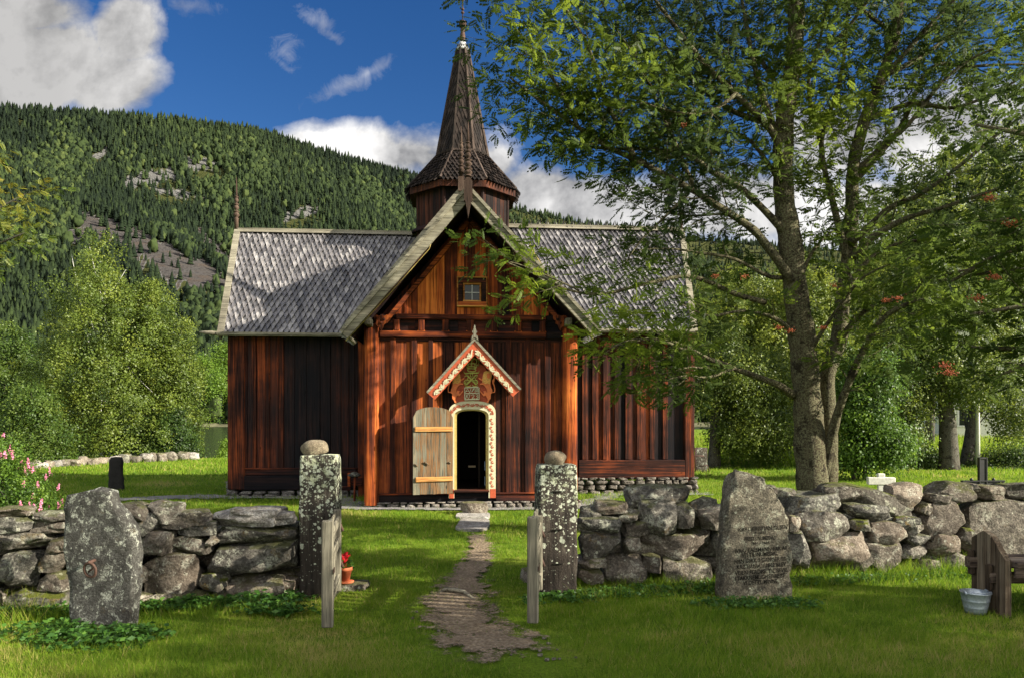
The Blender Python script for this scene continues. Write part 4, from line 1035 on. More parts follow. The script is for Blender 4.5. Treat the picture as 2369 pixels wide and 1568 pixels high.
for k in range(8): shingles(mb,E[k],E[(k+1)%8],K[(k+1)%8],K[k],.095,.11,seed=40+k)
cp(mb,'skirt_shingles',M['shingle_dk'])
K0=octa(.57,zK-.01,ro); Tt_=octa(.125,zT,ro)
mb=MB(); mb.add(K0+Tt_,[(k,(k+1)%8,8+(k+1)%8,8+k) for k in range(8)]); cp(mb,'spire',M['dk_z'])
mb=MB()
for k in range(8): shingles(mb,K0[k],K0[(k+1)%8],Tt_[(k+1)%8],Tt_[k],.085,.13,seed=60+k,lift=.02)
cp(mb,'spire_shingles',M['shingle_dk'])
mb=MB()
for k in range(8):
    mb.tube([E[k]+Vector((0,0,.02)),K[k]+Vector((0,0,.03))],[.035,.03],5,False)
    d_=(K0[k]-Vector((TX,TY,K0[k].z))).normalized()*.01
    mb.tube([K0[k]+d_,Tt_[k]+d_],[.045,.028],5,False)
    mb.solid([K0[k]+d_*2,K0[(k+1)%8]+d_*2,K0[(k+1)%8]+d_*2+Vector((0,0,.05)),K0[k]+d_*2+Vector((0,0,.05))],d_*3)
cp(mb,'hip_board',M['hip_z'])
mb=MB(); zc_=F(1070,98,TY)[1]; mb.lathe([(.165,zT-.04),(.16,zT),(.10,zT+.09),(.07,zc_)],(TX,TY),16); cp(mb,'spire_cap',M['lead'])
mb=MB(); zkn=F(1070,54,TY)[1]; h=zkn-zc_
mb.lathe([(.07,zc_-.02),(.06,zc_+.02),(.065,zc_+h*.3),(.045,zc_+h*.55),(.06,zc_+h*.62),(.04,zc_+h*.66),(.055,zc_+h*.72),(.075,zc_+h*.8),(.05,zc_+h*.84),(.085,zc_+h*.9),(.085,zkn+.03),(.03,zkn+.06)],(TX,TY),12)
zt2=F(1070,-55,TY)[1]; mb.tube([(TX,TY,zkn),(TX,TY,zt2)],.012,6)
for zq in (F(1070,30,TY)[1],F(1070,22,TY)[1],F(1070,1,TY)[1]): mb.lathe([(.012,zq-.03),(.04,zq-.01),(.04,zq+.01),(.012,zq+.03)],(TX,TY),8)
mb.prism([(TX,zt2-.02),(TX+.28,zt2-.05),(TX+.2,zt2-.12),(TX+.3,zt2-.2),(TX,zt2-.2)],TY-.005,TY+.005)
cp(mb,'weather_vane',M['iron'])
random.seed(5)
M['rock_a']=rockmat('lichened field stone',(.21,.195,.16),(.06,.056,.048),(.38,.38,.29),.55,.5,1.0,True,.25)
M['rock_b']=rockmat('brownish field stone',(.26,.225,.175),(.085,.07,.055),(.42,.41,.32),.40,.6,1.1,True,.12)
M['rock_c']=rockmat('mossy field stone',(.20,.19,.15),(.065,.06,.05),(.36,.36,.26),.5,1.0,.9,True,.5)
M['rock_pale']=rockmat('pale slab stone',(.48,.45,.40),(.22,.20,.17),(.55,.54,.46),.3,0,1.3,False,.1)
M['standing']=rockmat('standing stone rock',(.115,.115,.10),(.038,.038,.034),(.42,.43,.35),.75,0,1.6,True,.08)
M['memorial']=rockmat('memorial stone rock',(.20,.175,.125),(.075,.065,.048),(.40,.41,.30),.35,0,1.5,True,.05)
M['cobble']=rockmat('round river stone',(.40,.32,.21),(.22,.18,.12),(.45,.43,.28),.3,0,3.0,False,0,False)
zz1=lambda x,y:((0+x/2.825)/1.0553,(1100+y/2.825)/1.0553)
zz3=lambda x,y:((1250+x/3.136)/1.0553,(1050+y/3.136)/1.0553)
zz4=lambda x,y:((1750+x/2.851)/1.0553,(1050+y/2.851)/1.0553)
def boulder(parent, x0,y0,x1,y1, D, seed, mat, dep=None, rot=0.0, boxy=.6, n=15, name='boulder', amp=.10):
    cx_,cy_=(x0+x1)/2,(y0+y1)/2; w_=(x1-x0)/FPX*D; h_=(y1-y0)/FPX*D; dep=dep or min(max(.32,w_*.8),.7)
    vs,fs=rock_vf(w_*1.05,dep,h_*1.08,seed,n,boxy,amp,8,rot)
    c=P(cx_,cy_,D)+Vector((0,dep*.42,0))
    me=bpy.data.meshes.new(name); me.from_pydata(vs,[],fs); me.polygons.foreach_set('use_smooth',[True]*len(fs)); me.materials.append(M[mat]); me.update(); me.set_sharp_from_angle(angle=R(32))
    o=link(name,me,None,parent,c-Vector(parent.location)); return o
# ---- left stone wall
LW=[(-160,560,300,690,'a'),(-90,690,215,960,'a'),(215,690,430,850,'c'),(320,600,450,725,'b'),(225,840,480,975,'b'),(-120,955,460,1130,'c'),(-120,450,245,575,'a'),(200,485,450,585,'a'),(-100,390,150,465,'b'),(205,425,430,505,'a'),
(430,430,860,620,'a'),(440,610,940,800,'b'),(450,790,960,1000,'a'),(460,990,990,1120,'b'),
(810,358,985,500,'a'),(862,405,1110,610,'a'),(940,560,1165,730,'a'),(1000,358,1225,520,'a'),(1090,420,1430,550,'b'),(1200,480,1480,590,'a'),(1165,578,1425,732,'a'),
(1420,400,1910,535,'p'),(1780,425,2035,520,'p'),(1560,395,1750,460,'p'),(1465,515,2020,655,'a'),(1375,638,2030,880,'a'),(945,722,1365,1010,'b'),(1350,850,1545,1000,'c'),(1365,868,1990,1130,'b'),(1740,870,1880,985,'b'),(1870,885,2030,1000,'b'),(985,980,1375,1130,'b'),(1890,985,2060,1110,'b'),(1405,590,1490,660,'b')]
def lwD(xv): return 6.15+(xv/690)*.60
wl1=empty('stone_wall',(-2.9,6.6,0)); tag(wl1,'low dry stone wall of grey boulders left of the gate, behind the ringed standing stone','stone wall')
for i,(a,b,c_,d,m) in enumerate(LW):
    (x0,y0),(x1,y1)=zz1(a,b),zz1(c_,d); D=lwD((x0+x1)/2)
    boulder(wl1,x0,y0,x1,y1,D+random.uniform(0,.06),200+i*7,{'a':'rock_a','b':'rock_b','c':'rock_c','p':'rock_pale'}[m],boxy=.7,rot=random.uniform(-.06,.06))
# far face and hearting of the wall, two thick courses
def backface(parent,x0,x1,Df,ytop,seed0,dy=.55):
    x=x0; k=0
    while x<x1:
        w_=random.uniform(110,190)
        for (a,b) in ((0,.28),(.26,.52),(.5,.74)):
            D=Df(x)+dy; t_=ytop(x+w_/2); zt=HC-(t_+22-YH)/FPX*Df(x)
            z0,z1=a/.74*zt,b/.74*zt
            vs,fs=rock_vf(w_/FPX*D*1.05,.5,(z1-z0)*1.15,seed0+k,7,.7,.1,7,random.uniform(-.1,.1))
            c=Vector((GX(x+w_/2,D)+random.uniform(-.05,.05),D+random.uniform(-.03,.05),(z0+z1)/2-.02))
            me=bpy.data.meshes.new('boulder'); me.from_pydata(vs,[],fs); me.polygons.foreach_set('use_smooth',[True]*len(fs)); me.materials.append(M[random.choice(['rock_a','rock_b'])]); me.update()
            link('boulder',me,None,parent,c-Vector(parent.location)); k+=1
        x+=w_*.93
def courses(wall,xa,xb,Df,ytop,seed0):
    x_=xa; k=0
    rw=random.Random(seed0)
    for (a,b) in ((0,.3),(.28,.56),(.54,.84),(.80,1.0)):
        x_=xa+rw.uniform(-60,0)
        while x_<xb:
            w_=rw.uniform(55,130); D=Df(x_); zt=ZY(ytop,D); yb_=YH-(a*zt-HC)*FPX/D; yt_=YH-(b*zt-HC)*FPX/D
            boulder(wall,x_,yt_,x_+w_,yb_,D+rw.uniform(0,.06),seed0+k,rw.choice(['rock_a','rock_b','rock_c']),rot=rw.uniform(-.08,.08),n=9); k+=1; x_+=w_*.97
courses(wl1,-620,-70,lwD,1185,7000)
backface(wl1,-600,640,lwD,lambda x:1195,900)
# ---- right stone wall
RW3=[(525,580,700,715,'a'),(640,545,905,650,'b'),(812,610,1000,715,'a'),(890,430,1395,640,'a'),(990,500,1280,810,'a'),(1262,560,1415,765,'a'),(1350,513,1590,705,'a'),(500,672,850,795,'a'),(850,705,1080,820,'b'),(520,770,858,985,'a'),(858,812,998,970,'b'),(985,745,1575,1000,'b'),(1430,570,1700,775,'a'),(500,978,735,1085,'b'),(500,1060,720,1195,'b'),(705,968,1050,1220,'b'),(1130,955,1570,1220,'b'),(1000,960,1160,1110,'a'),(1560,770,1860,1010,'a'),(1550,1000,2120,1220,'b'),(1650,560,2080,800,'a')]
RW4=[(345,385,440,450,'a'),(430,408,570,470,'a'),(470,435,880,605,'a'),(735,383,1040,520,'b'),(505,600,600,715,'b'),(565,545,950,785,'a'),(505,705,670,975,'a'),(655,705,1100,960,'b'),(800,415,1430,625,'c'),(880,508,1240,642,'a'),(940,618,1092,705,'c'),(1090,640,1350,820,'b'),(1020,765,1310,1000,'b'),(940,840,1110,985,'c'),(1290,800,1495,915,'a'),(1210,373,1480,565,'b'),(1230,598,1440,690,'c'),(1325,650,1455,745,'b'),(1435,495,1745,760,'b'),(1340,728,1510,815,'a'),(1495,715,1712,875,'b'),(1475,438,1650,520,'b'),(1415,500,1510,605,'b'),(1525,363,1820,540,'b'),(1805,383,2025,485,'b'),(1765,372,1865,430,'b'),(1715,475,2330,925,'b'),(1990,366,2400,480,'c'),(1480,838,1810,1000,'b'),(1370,895,1570,1000,'b'),(1690,690,1860,850,'c'),(1180,640,1300,780,'a')]
def rwD(xv): return 7.02+(xv-1340)/1030*1.05
wr1=empty('stone_wall',(2.6,7.6,0)); tag(wr1,'dry stone wall of rounded mossy boulders right of the gate, behind the inscribed memorial','stone wall')
for lst,zf in ((RW3,zz3),(RW4,zz4)):
    for i,(a,b,c_,d,m) in enumerate(lst):
        (x0,y0),(x1,y1)=zf(a,b),zf(c_,d); D=rwD((x0+x1)/2); rt={(655,705):-.30,(565,545):-.10,(1435,495):-.32,(1495,715):-.15,(800,415):.26}.get((a,b),random.uniform(-.06,.06))
        top=y1<zz3(0,720)[1]
        boulder(wr1,x0,y0,x1,y1,D+random.uniform(0,.08)+(.12 if top else 0),600+i*7+(300 if zf is zz4 else 0),{'a':'rock_a','b':'rock_b','c':'rock_c'}[m],boxy=.5,rot=rt,n=15,amp=.07)
courses(wr1,2480,3000,rwD,1150,8000)
backface(wr1,1345,3000,rwD,lambda x:1165,1500,.6)
# loft: slab-like stones and posts
def loft(rows,thick,seed,nl=28,amp=.012,flat=.25,power=.35):
    """rows: (z,xl,xr); cross section is a rounded slab; front faces -y"""
    vs=[];fs=[];so=Vector((seed,seed*.3,0))
    for z,xl_,xr_ in rows:
        c=(xl_+xr_)/2; hw=max((xr_-xl_)/2,.005)
        for k in range(nl):
            g=2*math.pi*k/nl; ca_,sa=math.cos(g),math.sin(g)
            x=c+hw*math.copysign(abs(ca_)**power,ca_); y=thick/2*math.copysign(abs(sa)**power,sa)
            if hw<thick*.5: y*=max(.25,hw/(thick*.5))
            p=Vector((x,y,z)); q=mnoise.noise(p*4+so)*amp*2+mnoise.noise(p*13+so)*amp
            f_=flat if (y<-thick*.45) else 1
            vs.append(Vector((x+q*ca_,y+q*f_*(1 if y>0 else -1),z+q*.4)))
    n=len(rows); fs=[(i*nl+j,i*nl+(j+1)%nl,(i+1)*nl+(j+1)%nl,(i+1)*nl+j) for i in range(n-1) for j in range(nl)]
    # close the top with a small fan
    c=sum((vs[(n-1)*nl+j] for j in range(nl)),Vector())/nl+Vector((0,0,.012)); vs.append(c)
    fs+=[((n-1)*nl+j,(n-1)*nl+(j+1)%nl,len(vs)-1) for j in range(nl)]+[tuple(range(nl-1,-1,-1))]
    return vs,fs
def outline_rows(left,right,D,cxv,n=40):
    ys_=[q[1] for q in left]+[q[1] for q in right]; yb,yt=max(ys_),min(ys_); rows=[]
    def ip(l,y):
        l=sorted(l,key=lambda q:q[1]); return float(np.interp(y,[q[1] for q in l],[q[0] for q in l]))
    for k in range(n+1):
        y=yb+(yt-yb)*(1-(1-k/n)**1.8)
        a,b=ip(left,y),ip(right,y); rows.append((HC-(y-YH)/FPX*D,(a-cxv)/FPX*D,(b-cxv)/FPX*D))
    return rows
def mk(name,vs,fs,mat,parent=None,loc=(0,0,0),rz=0,smooth=True):
    me=bpy.data.meshes.new(name); me.from_pydata([tuple(v) for v in vs],[],fs); me.polygons.foreach_set('use_smooth',[smooth]*len(fs)); me.materials.append(mat); me.update()
    return link(name,me,None,parent,loc,rz)
# ---- standing stone with iron ring
D=5.80; L=[zz1(*p) for p in ((490,1260),(470,1150),(440,900),(425,600),(419,330),(421,316),(428,304),(640,268))]; Rr=[zz1(*p) for p in ((915,1260),(930,1150),(955,900),(955,640),(935,540),(860,430),(790,360),(765,285),(700,262))]
rows=outline_rows(L,Rr,D,230); rows=[(z,a*.965,b*.965) for z,a,b in rows]; rows[0]=(-.08,rows[0][1],rows[0][2])
vs,fs=loft(rows,.15,3,44,.007,.6,.26); ss=mk('standing_stone',vs,fs,M['standing'],None,(GX(230,D),D+.06,0),R(-7)); tag(ss,'tall leaning grey stone slab with a rusty iron ring, in front of the left wall','standing stone')
mb=MB(); c=P(*zz1(668,790),D); c=c-Vector((GX(230,D),D+.06,0)); 
tor=[(c.x+.048*math.sin(g)+.0,-.13-.012*math.cos(g),c.z-.02+.058*math.cos(g)) for g in [2*math.pi*k/24 for k in range(25)]]; mb.tube(tor,.011,7,True,False)
mb.tube([(c.x,-.07,c.z+.045),(c.x,-.15,c.z+.040)],.014,7); mb.tube([(c.x-.03,-.11,c.z-.04),(c.x+.03,-.115,c.z+.0)],.008,6)
mb.build('iron_ring',M['iron'],ss)
# ---- memorial stone with inscription
D=6.72; L=[zz3(*p) for p in ((1600,1330),(1590,1200),(1600,1050),(1600,900),(1610,760),(1640,600),(1662,470),(1680,380),(1715,312))]; Rr=[zz3(*p) for p in ((2165,1330),(2160,1200),(2148,1050),(2138,850),(2132,680),(2115,600),(2080,540),(2010,465),(1935,415),(1910,372),(1830,335),(1755,308))]
cxv=zz3(1870,0)[0]; rows=outline_rows(L,Rr,D,cxv); rows[0]=(-.06,rows[0][1],rows[0][2])
vs,fs=loft(rows,.26,8,44,.016,.12,.30); ms=mk('memorial_stone',vs,fs,M['memorial'],None,(GX(cxv,D),D+.13,0),R(5)); tag(ms,'rough pointed memorial stone carved with lines of Norwegian text, in front of the right wall','memorial stone')
lines=[('KARL KRISTIAN OLSEN',1720,2110,750),('* 1815',1850,1940,783),('PREST I NUMEDAL',1765,2010,826),('1851 - 1864',1820,1960,862),('IVRIG TALSMANN FAR AR',1690,2110,912),('VEI TIL NUMEDAL',1745,2030,948),('HAN GJIKK 3 GANGER TIL',1688,2100,992),('KRISTIANIA. I 1862 BLEV',1705,2095,1035),('VEIEN FERDIG. TIL SEVJE',1690,2110,1080),('I TAKKNEMLIGHET REIST',1690,2090,1122),('VI DETTE MINNE',1755,2030,1160)]
M['letter']=plain('dark carved letters',(.012,.011,.008),.9,.1)
tv=[];tf=[]
dg=None
for s,x0,x1,y in lines:
    cu=bpy.data.curves.new('txt','FONT'); cu.body=s; cu.align_x='CENTER'; cu.align_y='CENTER'; cu.size=.1; cu.resolution_u=2; cu.offset=.0016
    o=bpy.data.objects.new('txt',cu); COL.objects.link(o); bpy.context.view_layer.update()
    me=bpy.data.meshes.new_from_object(o); xsv=[v.co.x for v in me.vertices]; wd=max(xsv)-min(xsv); k=((x1-x0)/3.136/1.0553/FPX*D)/wd; big=not s[0] in '*1'
    kz=(.036 if big else .024)/.07; p=zz3((x0+x1)/2,y); cx_,cz__=(p[0]-cxv)/FPX*D,HC-(p[1]-YH)/FPX*D
    n0=len(tv); tilt=.045
    for v in me.vertices: X=v.co.x*k; tv.append((cx_+X,-.142,cz__+v.co.y*kz+X*tilt))
    for f in me.polygons: tf.append([i+n0 for i in f.vertices])
    bpy.data.objects.remove(o); bpy.data.meshes.remove(me); bpy.data.curves.remove(cu)
# sink each letter vertex onto the stone face
from mathutils.bvhtree import BVHTree
bt_=BVHTree.FromPolygons([Vector(v) for v in vs],fs); tv2=[]
for v in tv:
    h=bt_.ray_cast(Vector((v[0],-1,v[2])),Vector((0,1,0))); tv2.append((v[0],(h[0].y if h[0] else v[1])-.0035,v[2]))
mk('inscription',tv2,tf,M['letter'],ms,smooth=False)
# ---- gate posts
t=NT('lichened gate post wood',.9,.15); v=t.coord((9,9,1.2)); n=t.noise(v,1.6,6,.7); v1=t.coord((1,1,1))
c=t.ramp(n,[(.3,(.010,.009,.008)),(.55,(.045,.036,.028)),(.75,(.15,.13,.10))])
sx_=t.new('ShaderNodeSeparateXYZ'); t.l.new(v1,sx_.inputs[0])
hz=t.math('MULTIPLY',t.math('SUBTRACT',sx_.outputs[2],.55),.42)
for sc_,th,amt in ((26,.40,.95),(11,.42,.8),(48,.38,.8)):
    wz=t.new('ShaderNodeVectorMath',operation='ADD'); nn=t.new('ShaderNodeTexNoise'); nn.inputs['Scale'].default_value=sc_*1.3; t.l.new(v1,nn.inputs['Vector'])
    s_=t.new('ShaderNodeVectorMath',operation='SCALE'); t.l.new(nn.outputs['Color'],s_.inputs[0]); s_.inputs['Scale'].default_value=.9/sc_; t.l.new(v1,wz.inputs[0]); t.l.new(s_.outputs[0],wz.inputs[1])
    vo=t.voro(wz.outputs[0],sc_); sp_=t.new('ShaderNodeSeparateColor'); t.l.new(vo.outputs['Color'],sp_.inputs[0])
    rad=t.math('MULTIPLY',t.math('SUBTRACT',t.math('ADD',sp_.outputs[0],hz),.45),.75); k=t.math('MULTIPLY',t.math('SUBTRACT',rad,vo.outputs['Distance']),14,clamp=True)
    k=t.math('MULTIPLY',k,t.ramp(t.noise(v1,60,4,.8),[(.35,.3),(.5,1.0)])); c=t.mix(t.math('MULTIPLY',k,amt),c,(.46,.48,.36))
top=t.ramp(t.math('ADD',t.noise(v1,14,5,.75),t.math('MULTIPLY',sx_.outputs[2],.16)),[(.70,0.0),(.82,1.0)]); c=t.mix(t.math('MULTIPLY',top,.85),c,(.40,.42,.27))
t.col(c); t.bump(t.math('ADD',n,t.math('MULTIPLY',t.noise(v1,55,4,.7),.6)),.8,.02); M['post']=t.mat
def gate_post(x0,x1,ytop,D,dep,rz,lab):
    w_=(x1-x0)/FPX*D; h=ZY(ytop,D); rows=[]; n=30
    for k in range(n+1):
        z=-.08+(h+.08)*k/n; q=mnoise.noise(Vector((z*2,w_*9,0)))*.008; b=.008 if k==n else 0
        rows.append((z,-w_/2+q+b,w_/2+q-b))
    vs,fs=loft(rows,dep,w_*50,36,.007,1,.16); o=mk('gate_post',vs,fs,M['post'],None,(GX((x0+x1)/2,D),D+dep/2,0),rz); tag(o,lab,'gate post','timber gate posts'); return o
gp1=gate_post(690,774,1053,6.82,.30,R(2),'square timber gate post spotted with white lichen, left of the path')
gp2=gate_post(1243,1334,1076,6.86,.30,R(6),'square timber gate post with white lichen and saw cuts, right of the path')
mb=MB()
for zq in (.30,.62,.98): mb.bbox(-.06,.03,-.163,-.148,zq,zq+.012,.003)
mb.build('notch',M['letter'],gp2)
def cobble(x0,y0,x1,y1,D,seed,lab,rot=0,dep=.22):
    w_=(x1-x0)/FPX*D; h=(y1-y0)/FPX*D; vs,fs=rock_vf(w_*1.2,dep,h*1.2,seed,9,.12,.05,3,rot,.008); o=mk('round_stone',vs,fs,M['cobble'],None,P((x0+x1)/2,(y0+y1)/2,D)); tag(o,lab,'stone','round stones on the gate posts')
cobble(704,1021,754,1053,6.97,31,'smooth tan cobble balanced on top of the left gate post')
cobble(1265,1045,1305,1075,7.0,47,'small speckled round stone on top of the right gate post')
# ---- gate leaves
def gate(near,far,Dn,Df,ytn,ytf,lab):
    a=Vector((GX(near,Dn),Dn,0)); b=Vector((GX(far,Df),Df,0)); L_=(b-a).length; rz=math.atan2((b-a).y,(b-a).x)
    g_=empty('wooden_gate',a,rz); tag(g_,lab,'gate','open gate leaves'); h1,h2=ZY(ytn,Dn),ZY(ytf,Df)
    mb=MB(); mb.bbox(-.035,.035,-.045,.045,.04,h1,.008); mb.build('stile',M['grey_z'],g_)
    mb=MB(); mb.bbox(L_-.08,L_,-.035,.035,.08,h2,.008); mb.build('stile',M['grey_z'],g_)
    mb=MB()
    for z in (.16,.50,h2-.14): mb.bbox(.036,L_-.081,-.025,.0,z,z+.085,.006)
    mb.build('rail',M['grey_x'],g_)
    mb=MB(); n=7
    for k in range(n):
        x=.10+(L_-.24)*k/(n-1); mb.bbox(x-.03,x+.03,.002,.022,.09,h1-.05+random.uniform(-.02,.03),.005)
    mb.build('pale',M['grey_z'],g_)
    mb=MB(); mb.bbox(-.045,.05,-.052,-.046,.46,.50,.002); mb.tube([(L_-.05,-.05,.3),(L_-.05,-.02,.38)],.014,6); mb.tube([(L_-.05,-.05,h2-.2),(L_-.05,-.02,h2-.12)],.014,6); mb.build('hinge_iron',M['iron'],g_)
    return g_
gate(758,781,5.74,6.80,1203,1176,'grey weathered picket gate leaf standing open by the left gate post')
gate(1233,1247,5.86,6.84,1194,1190,'grey weathered picket gate leaf standing open by the right gate post')
# ---- flower pot on flat stone
D=7.25; c=P(798,1340,D); fp=empty('flower_pot',(c.x,D,.045)); tag(fp,'small terracotta pot with red geranium behind the left gate leaf','flower pot')
M['terra']=plain('terracotta',(.42,.11,.04),.7,.3,lo=.7); mb=MB(); mb.lathe([(.0,0),(.085,0),(.09,.012),(.075,.016),(.052,.02)],n=20); mb.lathe([(.045,.018),(.068,.12),(.078,.122),(.080,.155),(.070,.157),(.066,.13),(0,.13)],n=20); mb.build('pot',M['terra'],fp)
M['geran_leaf']=leafmat('geranium leaf',(.02,.05,.008),(.04,.10,.012),(.09,.17,.02),.3)
mb=MB()
for k in range(120):
    a=random.uniform(0,6.28); r_=random.uniform(0,.085); z=.14+random.uniform(0,.10)*(1-r_*6); d=Vector((math.cos(a),math.sin(a),random.uniform(-.3,.8))).normalized(); s_=d.orthogonal().normalized()*random.uniform(.010,.020); p=Vector((r_*math.cos(a),r_*math.sin(a),z)); mb.tv=random.random(); mb.add([p-s_,p+d*.018-s_*.5,p+d*.03,p+d*.018+s_*.5,p+s_],[(0,1,2,3,4)])
mb.build('foliage',M['geran_leaf'],fp)
mb=MB()
for (cx_,cz_2,rr) in ((-.03,.25,.035),(.02,.27,.032),(-.005,.22,.03)):
    for k in range(60):
        d=Vector((random.gauss(0,1),random.gauss(0,1),random.gauss(0,1))).normalized(); s_=d.orthogonal().normalized(); e2=d.cross(s_); p=Vector((cx_,0,cz_2))+d*rr; q=.011
        mb.add([p+s_*q,p+e2*q,p-s_*q,p-e2*q],[(0,1,2,3)])
    mb.tube([(cx_*.3,0,.12),(cx_,0,cz_2)],.003,5)
mb.build('red_flower',plain('red petals',(.62,.012,.02),.5,.3,lo=.8),fp)
vs,fs=rock_vf(.42,.36,.09,77,9,.7,.08,5); o=mk('flat_stone',vs,fs,M['rock_a'],None,(c.x+.05,D+.02,.0)); tag(o,'flat grey stone lying under the flower pot','stone')
vs,fs=rock_vf(.22,.3,.2,78,9,.4,.08,5); o=mk('field_stone',vs,fs,M['rock_b'],None,(GX(1226,7.6),7.6,.02)); tag(o,'small stone in the grass beside the right gate post','stone')
# ---- steps to the door
S=lambda x,y,D:(GX(x,D),D)
D=12.62; vs,fs=rock_vf((1135-1060)/FPX*D,.42,.24,81,11,.85,.05,5,0,.02); o=mk('door_step',vs,fs,M['rock_b'],None,(GX(1097,D),D+.05,.10)); tag(o,'thick grey doorstep block below the church door','step')
for i,(x0,x1,y0,y1,lab) in enumerate(((1054,1134,1188,1200,'narrow flagstone right below the doorstep block'),(1058,1133,1202,1229,'wide worn flagstone where the dirt path begins'))):
    Dn,Df=GD(y1),GD(y0); pts=[]; n=18; cx_=(GX(x0,(Dn+Df)/2)+GX(x1,(Dn+Df)/2))/2; hw=(GX(x1,(Dn+Df)/2)-GX(x0,(Dn+Df)/2))/2; 
    poly=[(cx_+hw*math.copysign(abs(math.cos(g))**.5,math.cos(g))*(1+random.uniform(-.05,.05)),(Dn+Df)/2+(Df-Dn)/2*math.copysign(abs(math.sin(g))**.5,math.sin(g))*(1+random.uniform(-.06,.06))) for g in [2*math.pi*k/n for k in range(n)]]
    mb=MB(); mb.add([(x,y,-.02) for x,y in poly]+[(x,y,.032) for x,y in poly],[tuple(range(n,2*n))]+[(k,(k+1)%n,n+(k+1)%n,n+k) for k in range(n)]); o=mb.build('flagstone',M['rock_pale']); tag(o,lab,'flagstone')
# ---- bench on the right
by=6.12; bn=empty('bench',(4.16,by,0)); tag(bn,'old wooden bench with plank end panel at the right edge of the lawn','bench')
mb=MB()   # end panel planks in the yz plane, sloping peaked top
def topz(y): return float(np.interp(y,[0,.20,.28,.47],[.48,.66,.70,.60]))
ys_=[0,.115,.20,.30,.39,.47]
for a,b in zip(ys_[:-1],ys_[1:]):
    a2,b2=a+.004,b-.004; x=random.uniform(-.006,.006)
    mb.add([(xx_,y,z) for xx_ in (x-.025,x+.025) for y,z in ((a2,.0),(b2,.0),(b2,topz(b2)),(a2,topz(a2)))],[(3,2,1,0),(4,5,6,7),(0,1,5,4),(1,2,6,5),(2,3,7,6),(3,0,4,7)])
mb.build('end_panel',M['bench_z'],bn)
mb=MB(); mb.bbox(-.09,1.8,.38,.46,.34,.44,.01); mb.bbox(-.07,1.8,.13,.21,.26,.35,.01); mb.build('tenon_rail',M['bench_x'],bn)
mb=MB(); mb.bbox(-.075,-.03,.14,.20,.20,.42,.008); mb.bbox(-.07,-.03,.39,.45,.28,.50,.008); mb.build('wedge',M['bench_z'],bn)
mb=MB(); 
for a,b in ((-.06,.07),(.08,.21),(.22,.35)): mb.bbox(.03,1.9,a,b,.43+random.uniform(-.003,.003),.475,.008)
mb.bbox(.03,1.9,-.04,-.01,.34,.43,.006); mb.build('seat',M['bench_x'],bn)
# ---- bucket
M['zinc']=plain('galvanised zinc',(.42,.47,.50),.35,.5,lo=.6,scale=40,metal=.55,bump=.05)
D=6.30; c=P(2257,1400,D); bk_=empty('bucket',(c.x,D,.0),.3); bk_.scale=(.88,.88,.88); tag(bk_,'galvanised metal bucket on the grass beside the bench','bucket')
mb=MB(); mb.lathe([(.0,.012),(.085,.012),(.085,.0),(.092,.0),(.098,.03),(.104,.055),(.107,.06),(.105,.065),(.118,.12),(.121,.125),(.119,.13),(.132,.195),(.138,.20),(.138,.208),(.130,.208),(.116,.13),(.09,.02),(0,.02)],n=32); mb.build('pail',M['zinc'],bk_)
mb=MB(); mb.tube([(-.135,0,.195),(-.12,-.06,.212),(-.07,-.115,.22),(0,-.137,.222),(.07,-.115,.22),(.12,-.06,.212),(.135,0,.195)],.004,6)
for s_ in (-1,1): mb.lathe([(.024,-.004),(.024,.004),(.012,.004),(.012,-.004)],n=12,M=Matrix.Translation((s_*.136,0,.20))@Matrix.Rotation(R(90),4,'Y'))
mb.build('handle',M['zinc'],bk_)
# ---- grave markers
M['whitepaint']=plain('weathered white paint',(.66,.64,.55),.7,.2,lo=.75); M['blackiron']=plain('black cast iron',(.012,.011,.010),.5,.4)
D=11.6; c=P(2038,1112,D); wc=empty('white_cross',(c.x,D,0),R(-4)); tag(wc,'short white wooden grave cross on the lawn beyond the right wall','grave cross'); mb=MB(); mb.bbox(-.055,.055,-.03,.03,0,.78,.01); mb.build('upright',M['whitepaint'],wc); mb=MB(); mb.bbox(-.21,.21,-.04,.04,.60,.72,.01); mb.build('cross_arm',M['whitepaint'],wc)
D=12.6; c=P(2273,1060,D); ic=empty('iron_cross',(c.x,D,0),R(4)); tag(ic,'dark cast iron grave cross with lattice arms behind the right wall','grave cross')
zt=ZY(1057,D); mb=MB(); mb.bbox(-.075,-.05,-.03,.03,0,zt,.004); mb.bbox(.05,.075,-.03,.03,0,zt,.004); mb.bbox(-.049,.049,-.028,.028,zt-.03,zt,.003); mb.bbox(-.049,.049,-.018,.018,.0,zt-.04,.003); mb.build('upright',M['blackiron'],ic)
za=ZY(1117,D); mb=MB(); mb.bbox(-.38,.39,-.034,.034,za+.03,za+.05,.003); mb.bbox(-.38,.39,-.034,.034,za-.06,za-.04,.003)
for x in (-.37,-.30,.30,.37): mb.bbox(x-.008,x+.008,-.03,.03,za-.04,za+.03,.002)
mb.bbox(-.29,.29,-.012,.012,za-.039,za+.029,.002)
for x in (-.2,.2): mb.lathe([(.02,0),(.03,.02),(0,.05)],(x,0),8,M=Matrix.Translation((0,0,za+.05)))
mb.build('cross_arm',M['blackiron'],ic)
D=16.6; c=P(270,1100,D); rows=[(z,-.17+.045*z,.17-.06*z) for z in np.linspace(0,.74,12)]; rows[-1]=(.75,-.10,.09); rows[0]=(-.05,-.17,.17)
vs,fs=loft(rows,.16,5,24,.01,1,.4); o=mk('headstone',vs,fs,plain('dark headstone',(.022,.020,.018),.85,.2,lo=.5,scale=8,bump=.5),None,(c.x,D,0),R(10)); tag(o,'narrow dark headstone standing alone on the left lawn','headstone')
